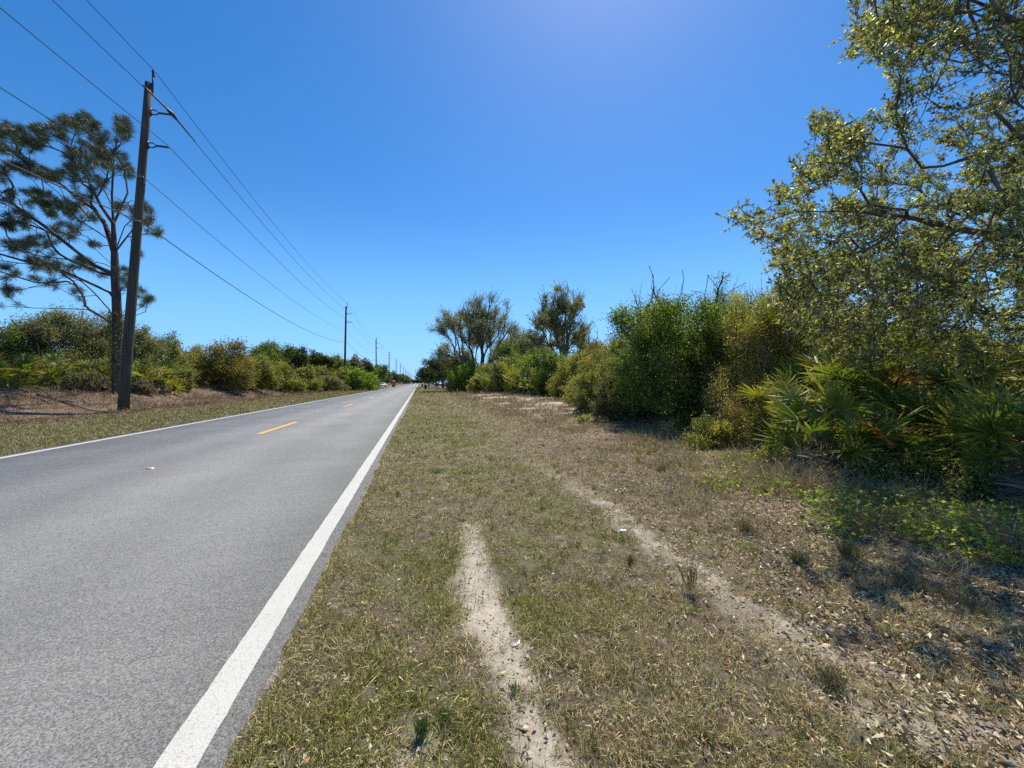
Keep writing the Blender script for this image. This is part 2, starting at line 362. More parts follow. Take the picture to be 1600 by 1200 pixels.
# ------------------------------------------------------------------ leaf quads
def rhomb(base, d, L, Wd, rng, bend=.15, fold=0.2):
    """thin leaf-shaped quads: base, side, tip, side"""
    n = len(base); d = d / np.linalg.norm(d, axis=1, keepdims=True)
    r = rng.normal(size=(n, 3)); s = np.cross(d, r); s /= np.linalg.norm(s, axis=1, keepdims=True) + 1e-9
    u = np.cross(s, d)
    L = L[:, None]; Wd = Wd[:, None]
    mid = base + d * L * .48 + u * L * fold * .3
    tip = base + d * L - u * L * bend
    V = np.stack([base, mid + s * Wd * .5, tip, mid - s * Wd * .5], 1).reshape(-1, 3)
    return V, np.arange(n * 4).reshape(-1, 4)
def pal(n, rng, cols, jit=.18):
    c = np.array([k[:3] for k in cols]); w = np.array([k[3] for k in cols], float); w /= w.sum()
    out = c[rng.choice(len(c), n, p=w)]
    return np.clip(out * (1 + jit * rng.normal(size=(n, 1))) * (1 + .06 * rng.normal(size=(n, 3))), .004, .9)

# ------------------------------------------------------------------ grass, litter and dry brush on the verges
rng = np.random.default_rng(7)
def scatter(n, z0, z1, xlo, xhi, power=0.0, pxlo=-60, pxhi=1700):
    """points on the ground: depth z0..z1 (density falls with distance), road-lateral limits xlo..xhi"""
    u = rng.random(n)
    z = z0 * (z1 / z0) ** u if power == 0 else (z0 ** (1 - power) + u * (z1 ** (1 - power) - z0 ** (1 - power))) ** (1 / (1 - power))
    px = pxlo + (pxhi - pxlo) * rng.random(n)
    xc = (px - 800) / F * z
    x = xc * CY + z * SY; y = -xc * SY + z * CY
    k = (x > xlo) & (x < xhi) & (y > -.5)
    return x[k], y[k], z[k]
G_DRY = [(.58, .48, .27, 3), (.74, .65, .42, 1.8), (.24, .18, .11, 2.0), (.42, .31, .17, 1.5)]
G_GRN = [(.30, .30, .075, 3), (.42, .40, .12, 2), (.14, .16, .04, 1.8)]
def blades(x, y, z, rng, hmul=1.0, dryboost=0.0, palette=None):
    s, g, l, st, d = masks(x, y)
    keep = rng.random(len(x)) < np.clip(1.05 - s * 1.0 - l * .45 - st * .55 - d * .25, .02, 1)
    keep &= rng.random(len(x)) < .18 + .82 * ss(-.14, .08, fbm(x * 8, y * 8, 77, 3) - .5)
    x, y, z, g, st, d = x[keep], y[keep], z[keep], g[keep], st[keep], d[keep]
    n = len(x); clump = ss(-.12, .2, fbm(x * 2.6, y * 2.6, 51, 3) - .5)
    h = (.016 + .026 * rng.random(n) ** 1.5 + .042 * clump * rng.random(n)) * hmul * (1 + z * .03)
    wd = np.maximum(.0024 + .0022 * rng.random(n), z * .0013)
    az = rng.random(n) * 2 * math.pi; el = rng.random(n) * 1.25 + .1
    dd = np.stack([np.cos(az) * np.cos(el), np.sin(az) * np.cos(el), np.sin(el)], 1)
    L = h * (1.0 + .6 * (el < .6))
    base = np.stack([x, y, height(x, y) - .002], 1)
    V, Fc = rhomb(base, dd, L, wd, rng, .35, .3)
    isg = rng.random(n) < np.clip(g * 1.0 * (1 - .8 * st) * (1 - .5 * d) + .06, 0, 1)
    isg &= True; c = np.where(isg[:, None], pal(n, rng, G_GRN, .22), pal(n, rng, G_DRY, .25))
    c = np.where((rng.random(n) < st * .7)[:, None], pal(n, rng, [(.24, .155, .10, 1), (.33, .23, .15, 1), (.15, .10, .07, 1)]), c)
    c = np.where((rng.random(n) < d * .6)[:, None], pal(n, rng, [(.28, .19, .12, 1), (.36, .27, .19, 1), (.18, .12, .09, 1)]), c)
    return V, Fc, np.repeat(c, 4, 0)
def join(parts):
    Vs, Fs, Cs, b = [], [], [], 0
    for V, Fc, c in parts: Vs.append(V); Fs.append(Fc + b); Cs.append(c); b += len(V)
    return np.concatenate(Vs), np.concatenate(Fs), np.concatenate(Cs)
P = []
x, y, z = scatter(420000, 1.25, 5.0, EDGE_R - .02, 6.5, 0); P.append(blades(x, y, z, rng))
# unmown tufts and blades creeping over the asphalt edge
def extra_tufts(n, z0, z1, rng):
    x, y, z = scatter(n, z0, z1, EDGE_R + .1, 5.5, 0); s_, g_, l_, st_, d_ = masks(x, y); kk = (s_ < .35) & (fbm(x * 1.1, y * 1.1, 55) > .44); x, y, z = x[kk], y[kk], z[kk]
    m = 34; big = .6 + .9 * rng.random(len(x)) ** 2; X = np.repeat(x, m); Y = np.repeat(y, m); Z = np.repeat(z, m); B = np.repeat(big, m); q = .035 * rng.random(len(X)) * B; a = rng.random(len(X)) * 6.283
    X = X + q * np.cos(a); Y = Y + q * np.sin(a); el = 1.5 - 1.15 * rng.random(len(X)); az = rng.random(len(X)) * 6.283
    dd = np.stack([np.cos(az) * np.cos(el), np.sin(az) * np.cos(el), np.sin(el)], 1)
    V, Fc = rhomb(np.stack([X, Y, height(X, Y)], 1), dd, (.04 + .05 * rng.random(len(X))) * B, np.maximum(.003, Z * .0012), rng, .3, .2)
    tone = np.repeat(rng.random(len(x)) < .6, m)
    c = np.where(tone[:, None], pal(len(X), rng, [(.22, .25, .07, 3), (.32, .33, .10, 2), (.12, .15, .045, 1)]), pal(len(X), rng, G_DRY))
    return V, Fc, np.repeat(c, 4, 0)
P.append(extra_tufts(1500, 1.3, 14, rng))
x, y, z = scatter(120000, 1.0, 8, EDGE_R + .03, 11, 0, 1690, 2500); P.append(blades(x, y, z, rng, 1.3))
y = 1.0 + 16 * rng.random(26000) ** 1.6; x = -.86 + .2 * rng.random(len(y)) ** .6; kk = (x > -.70 - .13 * ss(.42, .62, fbm(x * 0, y * 2.3, 56, 4))); x, y = x[kk], y[kk]; n = len(x)
az = rng.random(n) * 6.283; el = rng.random(n) * 1.0; dd = np.stack([np.cos(az) * np.cos(el), np.sin(az) * np.cos(el), np.sin(el)], 1)
V, Fc = rhomb(np.stack([x, y, np.full(n, -.034)], 1), dd, .02 + .045 * rng.random(n), .0024 + y * .0009, rng, .3, .3); P.append((V, Fc, np.repeat(pal(n, rng, G_DRY + [(.30, .30, .075, 2)]), 4, 0)))
x, y, z = scatter(560000, 5.0, 22, EDGE_R + .03, 12, 0); P.append(blades(x, y, z, rng))
x, y, z = scatter(240000, 22, 130, EDGE_R + .03, 20, 0, 600, 1300); P.append(blades(x, y, z, rng, 1.2))
V, Fc, c = join(P); tag(mk('verge_grass', V, Fc, M['grass'], None, c), 'short patchy dry grass on the verge right of the road', 'grass', kind='stuff')
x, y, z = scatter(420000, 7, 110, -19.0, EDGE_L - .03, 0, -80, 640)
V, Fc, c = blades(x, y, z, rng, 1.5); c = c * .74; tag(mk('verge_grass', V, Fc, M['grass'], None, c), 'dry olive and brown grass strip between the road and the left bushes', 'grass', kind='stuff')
# leaf litter under the oak
x, y, z = scatter(110000, 1.4, 20, 1.6, 11, 0, 700, 1750)
s, g, l, st, d = masks(x, y); k = rng.random(len(x)) < l * .95 * (1 - .7 * s) * (.25 + .75 * ss(-.12, .15, fbm(x * 2, y * 2, 88) - .5)) + .035; x, y, z = x[k], y[k], z[k]; n = len(x)
az = rng.random(n) * 2 * math.pi; el = rng.normal(size=n) * .3 + .15
dd = np.stack([np.cos(az) * np.cos(el), np.sin(az) * np.cos(el), np.sin(el)], 1)
L = .02 + .032 * rng.random(n) ** 1.3
V, Fc = rhomb(np.stack([x, y, height(x, y) + .006 + .02 * rng.random(n)], 1), dd, L, L * (.3 + .15 * rng.random(n)), rng, .1, .25)
c = pal(n, rng, [(.52, .42, .27, 3), (.68, .59, .42, 1.6), (.28, .19, .11, 2), (.13, .09, .055, 2)])
tag(mk('leaf_litter', V, Fc, M['litter'], None, np.repeat(c, 4, 0)), 'pale fallen oak leaves scattered under the overhanging tree', 'fallen leaves', kind='stuff')
x2, y2, z2 = scatter(40000, 1.0, 8, 1.6, 11, 0, 1740, 2500); n2_ = len(x2); az = rng.random(n2_) * 6.283
V2, F2 = rhomb(np.stack([x2, y2, height(x2, y2) + .012], 1), np.stack([np.cos(az), np.sin(az), .3 * rng.random(n2_)], 1), .02 + .03 * rng.random(n2_), .01 + .008 * rng.random(n2_), rng, .1, .25)
tag(mk('leaf_litter', V2, F2, M['litter'], None, np.repeat(pal(n2_, rng, [(.52, .42, .27, 3), (.28, .19, .11, 2), (.13, .09, .055, 2)]), 4, 0)), 'brown fallen leaves beyond the right edge under the oak trunk', 'fallen leaves', kind='stuff')
# sparse bits on the grass
x, y, z = scatter(5000, 1.3, 9, EDGE_R + .1, 3, 0, 400, 1500); n = len(x)
az = rng.random(n) * 2 * math.pi; dd = np.stack([np.cos(az), np.sin(az), .25 * rng.random(n)], 1); L = .015 + .02 * rng.random(n)
V, Fc = rhomb(np.stack([x, y, height(x, y) + .012], 1), dd, L, L * .5, rng, .1, .2)
c = pal(n, rng, [(.60, .52, .38, 2), (.42, .26, .14, 1.2), (.12, .09, .06, 2)])
tag(mk('leaf_bits', V, Fc, M['litter'], None, np.repeat(c, 4, 0)), 'small dry leaf bits scattered over the verge grass', 'fallen leaves', kind='stuff')
# taller dry brush in front of the bushes
def brush(x, y, z, rng, hh, cols, lean=.9):
    n = len(x); az = rng.random(n) * 2 * math.pi; el = .35 + lean * rng.random(n)
    dd = np.stack([np.cos(az) * np.cos(el), np.sin(az) * np.cos(el), np.sin(el)], 1)
    V, Fc = rhomb(np.stack([x, y, height(x, y)], 1), dd, hh * (.5 + rng.random(n)), np.maximum(.004, z * .0011), rng, .25, .2)
    return V, Fc, np.repeat(pal(n, rng, cols, .25), 4, 0)
x, y, z = scatter(210000, 2.6, 60, 2.9, 13, 0, 690, 1750)
k = (fbm(x * 1.3, y * 1.3, 61) > .50) & (rng.random(len(x)) < .25 + .75 * ss(3.2, 5.2, x)) & (x > 3.0 + .5 * np.sin(y)); x, y, z = x[k], y[k], z[k]
V, Fc, c = brush(x, y, z, rng, (.07 + .45 * fbm(x * 2.2, y * 2.2, 63) ** 3) * (1 + 1.0 * ss(4.0, 5.4, x) * ss(12, 7, y)) + z * .003, [(.32, .24, .15, 3), (.2, .15, .11, 2), (.50, .42, .30, 1.8), (.20, .22, .07, 1.8)])
tag(mk('dry_brush', V, Fc, M['grass'], None, c), 'brown dry brush and tall dead grass in front of the right bushes', 'dry brush', kind='stuff')
x, y, z = scatter(110000, 14, 110, -24, -13.8, 0, -80, 640)
k = fbm(x * .9, y * .5, 62) > .5; x, y, z = x[k], y[k], z[k]
V, Fc, c = brush(x, y, z, rng, .14 + z * .006, [(.26, .17, .12, 3), (.18, .125, .095, 2), (.34, .27, .19, 1.2), (.15, .16, .06, 1.2)])
tag(mk('dry_brush', V, Fc, M['grass'], None, c), 'reddish brown brush and pine straw on the bank left of the road', 'dry brush', kind='stuff')
# bright green vine with round leaves in front of the palmettos
x, y, z = scatter(110000, 2.9, 16, 3.2, 10.5, 0, 980, 1750)
k = (fbm(x * 1.7, y * 1.7, 71) > .57) & (x > 3.9) | ((np.abs(x - 5.2) < .8) & (np.abs(y - 3.6) < 1.3) & (rng.random(len(x)) < .5)); k &= rng.random(len(x)) < .35
x, y, z = x[k], y[k], z[k]; n = len(x); hh = .04 + .6 * rng.random(n) * fbm(x * 2.5, y * 2.5, 72) ** 2
az = rng.random(n) * 2 * math.pi; dd = np.stack([np.cos(az), np.sin(az), .2 * rng.normal(size=n)], 1); L = .028 + .03 * rng.random(n)
V, Fc = rhomb(np.stack([x, y, height(x, y) + hh], 1), dd, L, L * .8, rng, .1, .1)
c = pal(n, rng, [(.27, .32, .05, 3), (.38, .41, .07, 1.5), (.13, .17, .04, 1.8)])
tag(mk('ground_vine', V, Fc, M['leaf'], None, np.repeat(c, 4, 0)), 'bright green low vine leaves creeping in front of the palmettos', 'ground vine', kind='stuff')

# ------------------------------------------------------------------ skeleton growth, wood and leaves
def grow(seed, par0, att, w, step, rng, jit=.08):
    order = np.argsort(np.linalg.norm(att - seed[-1], axis=1)); cap = len(seed) + len(att) * 14 + 10
    P = np.zeros((cap, 3)); par = np.zeros(cap, int); pl = np.zeros(cap); D = np.zeros((cap, 3)); n = 0
    for k, (p, q) in enumerate(zip(seed, par0)):
        P[n] = p; par[n] = q; D[n] = (0, 0, 1)
        if q >= 0: D[n] = P[n] - P[q]; D[n] /= np.linalg.norm(D[n]) + 1e-9; pl[n] = pl[q] + np.linalg.norm(P[n] - P[q])
        n += 1
    for a in att[order]:
        df = a - P[:n]; d = np.sqrt((df ** 2).sum(1)) + 1e-6
        ca = (df * D[:n]).sum(1) / d
        cost = d * (1.6 - .6 * ca) + w * pl[:n]
        j = int(np.argmin(cost)); dj = d[j]
        if dj < step * .4: continue
        m = max(1, min(12, int(math.ceil(dj / step)))); p0 = P[j].copy(); c1 = p0 + D[j] * dj * .35; q = j
        for t in range(1, m + 1):
            u = t / m; pt = (1 - u) ** 2 * p0 + 2 * u * (1 - u) * c1 + u * u * a
            if t < m: pt = pt + rng.normal(size=3) * jit * step
            P[n] = pt; par[n] = q; dv = pt - P[q]; ln = np.linalg.norm(dv) + 1e-9; D[n] = dv / ln; pl[n] = pl[q] + ln; q = n; n += 1
            if n >= cap - 2: break
        if n >= cap - 2: break
    return P[:n], par[:n], D[:n]
def radii(P, par, R0, rtip, e=2.3):
    n = len(P); s = np.zeros(n)
    for i in range(n - 1, -1, -1):
        if s[i] == 0: s[i] = 1.0
        if par[i] >= 0: s[par[i]] += s[i]
    r = s ** (1 / e); r = (r - 1) / max(r.max() - 1, 1e-6)
    return rtip + (R0 - rtip) * r
def wood(P, par, D, r, k=5, rmin=0.0):
    idx = np.where(par >= 0)[0]; idx = idx[r[idx] >= rmin]; p = par[idx]
    ref = np.array([.31, .87, .13])
    def frame(d):
        u = np.cross(d, ref); u /= np.linalg.norm(u, axis=1, keepdims=True) + 1e-9; return u, np.cross(d, u)
    first = np.full(len(P), -1); 
    order = idx[np.argsort(-r[idx])]
    for i in order:
        if first[par[i]] < 0: first[par[i]] = i
    main = first[p] == idx
    dA = np.where(main[:, None], D[p], D[idx]); rA = np.where(main, r[p], np.minimum(r[p], r[idx] * 1.35))
    a = np.arange(k) * 2 * math.pi / k; ca, sa = np.cos(a), np.sin(a)
    uA, vA = frame(dA); uB, vB = frame(D[idx])
    A = P[p][:, None] + rA[:, None, None] * (uA[:, None] * ca[None, :, None] + vA[:, None] * sa[None, :, None])
    B = P[idx][:, None] + r[idx][:, None, None] * (uB[:, None] * ca[None, :, None] + vB[:, None] * sa[None, :, None])
    V = np.concatenate([A, B], 1).reshape(-1, 3); b = np.arange(len(idx))[:, None] * 2 * k
    q = np.arange(k); q2 = (q + 1) % k
    Fc = np.stack([b + q, b + q2, b + q2 + k, b + q + k], 2).reshape(-1, 4)
    return V, Fc
def twigs(P, D, par, r, n, Lt, rng, center, rthr, up=.25, rt=.003, out=.6, k=3):
    """n straight twigs leaving thin nodes: returns starts, dirs, lengths and their wood"""
    thin = np.where((r <= rthr) & (par >= 0))[0]
    j = thin[rng.integers(0, len(thin), n)]
    t = rng.random((n, 1)); s = P[j] * t + P[par[j]] * (1 - t)
    o = s - center; o /= np.linalg.norm(o, axis=1, keepdims=True) + 1e-9
    d = D[j] * .6 + o * out + rng.normal(size=(n, 3)) * .55 + np.array([0, 0, up]); d /= np.linalg.norm(d, axis=1, keepdims=True)
    L = Lt * (.5 + .8 * rng.random(n))
    a = np.arange(k) * 2 * math.pi / k
    u = np.cross(d, [.3, .9, .1]); u /= np.linalg.norm(u, axis=1, keepdims=True); v = np.cross(d, u)
    ring = (u[:, None] * np.cos(a)[None, :, None] + v[:, None] * np.sin(a)[None, :, None]) * rt
    A = s[:, None] + ring; B = (s + d * L[:, None])[:, None] + ring * .4
    V = np.concatenate([A, B], 1).reshape(-1, 3); b = np.arange(n)[:, None] * 2 * k; q = np.arange(k); q2 = (q + 1) % k
    Fc = np.stack([b + q, b + q2, b + q2 + k, b + q + k], 2).reshape(-1, 4)
    return s, d, L, V, Fc
def twig_leaves(s, d, L, per, ll, asp, rng, cols, spread=.7, jit=.2, tp=.7):
    n = len(s) * per; S = np.repeat(s, per, 0); Dd = np.repeat(d, per, 0); LL = np.repeat(L, per)
    t = rng.random(n) ** tp; b = S + Dd * (LL * t)[:, None]
    dd = Dd * .5 + rng.normal(size=(n, 3)) * spread
    tw = np.repeat(np.clip(1 + .28 * rng.normal(size=len(s)), .4, 1.7), per)[:, None]
    l = ll * (.55 + .7 * rng.random(n)); V, Fc = rhomb(b, dd, l, l * asp, rng, .12, .25)
    return V, Fc, np.repeat(np.clip(pal(n, rng, cols, jit) * tw, .004, .9), 4, 0)
def cloud_leaves(P, r, rthr, n, sig, ll, asp, rng, cols, jit=.2, dark=None):
    thin = np.where(r <= rthr)[0]; q = P[thin]; gs = max(.35, P[:, 2].max() * .13); gn = fbm(q[:, 0] / gs + 3.1 * q[:, 1] / gs, q[:, 2] / gs, 5, 3); w = rng.random(len(thin)) ** 1.6 * (.12 + ss(.40, .56, gn)); j = rng.choice(thin, n, p=w / w.sum())
    b = P[j] + rng.normal(size=(n, 3)) * sig
    b[:, 2] = np.maximum(b[:, 2], .03)
    l = ll * (.6 + .7 * rng.random(n)); V, Fc = rhomb(b, rng.normal(size=(n, 3)) + [0, 0, .15], l, l * asp, rng, .12, .25)
    nodecol = (1 + .15 * rng.normal(size=len(P))) * (.72 + .56 * fbm(P[:, 0] * .9 + 2 * P[:, 1], P[:, 2] * .9, 8, 3)); c = pal(n, rng, cols, jit) * nodecol[j][:, None]
    pt = ss(.5, .62, fbm(P[:, 0] * .7 + 1.7 * P[:, 1] + 9, P[:, 2] * .8, 14, 3))[j][:, None]; c = c * (1 + pt * np.array([.38, .26, 0]))
    return V, Fc, np.repeat(np.clip(c, .004, .9), 4, 0)
def catV(a, b):
    return np.concatenate([a[0], b[0]]), np.concatenate([a[1], b[1] + len(a[0])])

OLIVE = [(.12, .13, .045, 3), (.17, .17, .06, 2), (.075, .09, .035, 2), (.21, .18, .07, .7)]; OLIVE = [(a * 1.45, b * 1.45, c * 1.45, w) for a, b, c, w in OLIVE]; OLIVE = [(a * 1.15, b * 1.15, c, w) for a, b, c, w in OLIVE]
GREEN = [(.09, .13, .03, 3), (.14, .19, .045, 2), (.055, .08, .025, 2)]; GREEN = [(a * 1.12, b * 1.1, c * 1.1, w) for a, b, c, w in GREEN]; GREEN = [(a * 1.20, b * 1.20, c, w) for a, b, c, w in GREEN]
BRIGHT = [(.17, .24, .045, 3), (.24, .31, .06, 2), (.09, .13, .03, 2)]; BRIGHT = [(a * 1.3, b * 1.3, c * 1.0, w) for a, b, c, w in BRIGHT]
YELL = [(.24, .24, .055, 2.5), (.16, .18, .05, 3), (.30, .27, .06, 1), (.10, .11, .04, 1.5)]; YELL = [(a * 1.3, b * 1.27, c * 1.25, w) for a, b, c, w in YELL]
GREY = [(.13, .14, .085, 3), (.18, .18, .12, 2), (.09, .10, .06, 2), (.20, .15, .10, .8)]; GREY = [(a * 1.30, b * 1.30, c * 1.30, w) for a, b, c, w in GREY]; GREY = [(a * 1.15, b * 1.15, c, w) for a, b, c, w in GREY]
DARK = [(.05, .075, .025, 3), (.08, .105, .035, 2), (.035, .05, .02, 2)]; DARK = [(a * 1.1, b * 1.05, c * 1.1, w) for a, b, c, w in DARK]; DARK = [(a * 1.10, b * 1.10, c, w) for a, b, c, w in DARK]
RUST = [(.22, .14, .06, 2), (.15, .14, .05, 3), (.12, .13, .05, 2)]; RUST = [(a * 1.20, b * 1.20, c * 1.20, w) for a, b, c, w in RUST]; RUST = [(a * 1.25, b * 1.25, c, w) for a, b, c, w in RUST]
AUT = [(.25, .155, .06, 1.2), (.16, .155, .075, 3), (.11, .12, .06, 2.5)]; AUT = [(a * 1.20, b * 1.20, c * 1.20, w) for a, b, c, w in AUT]; AUT = [(a * 1.3, b * 1.5, c * 1.5, w) for a, b, c, w in AUT]

def shrub(name, label, cat, px, z, wm, top, cols, seed, dens=1.0, group=None, base=None, depth=None, stemmat='bark', low=.0, spiky=.15, trunk=0.0, coverage=6.0, twiggy=0, ll=None, trunk_r=None, fan=False, w=.55, boxy=False):
    """bush or tree: base at photo column px, depth z; wm metres wide; crown top at photo row `top`"""
    rg = np.random.default_rng(seed); g0 = ground_at(px, z) if base is None else np.array(base, float)
    H = CAM_H + (598 - top) / F * z - g0[2]; dp = depth or wm * .8
    lo = trunk * H
    nl = int(5 + rg.integers(0, 4)); lobes = []
    for k in range(nl):
        fr = rg.random(); zc = lo + (H - lo) * (.30 + .42 * rg.random()); wl = wm * (.22 + .14 * rg.random())
        a = rg.random() * 6.283; rr = (rg.random() ** .5) * (1 - .35 * (zc / H))
        lobes.append([math.cos(a) * rr * (wm / 2 - wl * .6), math.sin(a) * rr * (dp / 2 - wl * .5), zc, wl, wl * dp / wm, (H - lo) * (.20 + .1 * rg.random())])
    lobes.append([0, 0, lo + (H - lo) * .4, wm * .38, dp * .38, (H - lo) * .4])
    lobes.append([rg.normal() * wm * .1, 0, lo + (H - lo) * .74, wm * .24, dp * .24, (H - lo) * .25])
    for k in range(0 if trunk else 6):
        a = k * 1.047 + rg.random(); rr = .62 + .2 * rg.random()
        lobes.append([math.cos(a) * rr * wm * .5, math.sin(a) * rr * dp * .5, H * .2, wm * .17, dp * .17, H * .22])
    lobes = np.array(lobes)
    na = int(min(420, max(60, 26 * wm * H / max(.35, z * .01) ** 1.0)) * dens)
    q = lobes[rg.integers(0, len(lobes), na)]; u = rg.normal(size=(na, 3)); u /= np.linalg.norm(u, axis=1, keepdims=True)
    u *= (rg.random((na, 1)) ** .45)
    A = q[:, :3] + u * q[:, 3:6]
    sp = rg.random(na) < spiky; A[sp, 2] += rg.random(sp.sum()) * H * .10; A[sp, :2] *= 1.1
    if boxy:
        u = rg.uniform(-1, 1, (na, 3)); k3 = rg.random(na) < .75; ax = rg.integers(0, 3, na); sg = np.sign(u[np.arange(na), ax]); u[k3, ax[k3]] = sg[k3] * (.8 + .2 * rg.random(k3.sum()))
        A = np.stack([u[:, 0] * wm * .46, u[:, 1] * dp * .46, H * (.5 + .42 * u[:, 2]) + H * .07 * rg.random(na)], 1)
    if fan:
        nc = 120; an = rg.uniform(0, 1.35, nc); a2 = rg.random(nc) * 6.283; q = (.45 + .55 * rg.random(nc) ** .5) * (.84 + .2 * rg.random(nc))
        Cc = np.stack([q * np.sin(an) * np.cos(a2) * wm * .55, q * np.sin(an) * np.sin(a2) * dp * .55, lo * .8 + q * np.cos(an) ** .8 * (H - lo * .8) * 1.08], 1)
        A = np.repeat(Cc, 5, 0) + rg.normal(size=(nc * 5, 3)) * wm * .027; na = len(A)
    A[:, 2] = np.clip(A[:, 2], .12, H * 1.06)
    if trunk: 
        seed_p = [np.array([0, 0, -.1]), np.array([.02, 0, lo * .5]), np.array([.05, .03, lo])]; par0 = [-1, 0, 1]
    else: seed_p = [np.array([0, 0, -.05]), np.array([0, 0, .1])]; par0 = [-1, 0]
    Pn, par, D = grow(np.array(seed_p), par0, A, w, max(.25, min(wm, H) * .09), rg)
    R0 = trunk_r or (.035 * H if trunk else .012 * H + .01); rt = max(.004, z * .00045)
    r = radii(Pn, par, R0, rt)
    Vw, Fw = wood(Pn, par, D, r, 4 if z > 20 else 5)
    ls = ll or max(.045, z * .0040); area = wm * (H - lo * .7)
    nlf = int(area * coverage * dens / (ls * ls * .30)); nlf = min(nlf, 60000)
    thr = np.quantile(r, .82)
    V, Fc, c = cloud_leaves(Pn, r, thr, nlf, (wm * .020 if fan else max(.09, min(wm, H) * .045)), ls, .55, rg, cols)
    if twiggy:
        s, d, L, Vt, Ft = twigs(Pn, D, par, r, twiggy, .10 * H + .15, rg, np.array([0, 0, H * .4]), thr, .5, max(.003, z * .0005))
        Vw, Fw = catV((Vw, Fw), (Vt, Ft))
        if z < 60 or fan:
            V2, F2, c2 = twig_leaves(s, d, L, 9 if z < 25 else 6, ls, .5, rg, cols, .7)
            Fc = np.concatenate([Fc, F2 + len(V)]); V = np.concatenate([V, V2]); c = np.concatenate([c, c2])
    if z < 45 and not trunk:
        _, _, _, Vt, Ft = twigs(Pn, D, par, r, 90 if z > 22 else 160, .16 * H + .1, rg, np.array([0, 0, H * .4]), thr, .7, max(.004, z * .0006), 1.0)
        Vw, Fw = catV((Vw, Fw), (Vt, Ft))
    e = empty(name, g0, label, cat, group)
    mk('trunk' if trunk else 'stems', Vw, Fw, M['greybark' if (z < 45 and not trunk) else stemmat], e, None, True)
    mk('crown' if trunk else 'foliage', V, Fc, M['leaf'], e, c)
    return e

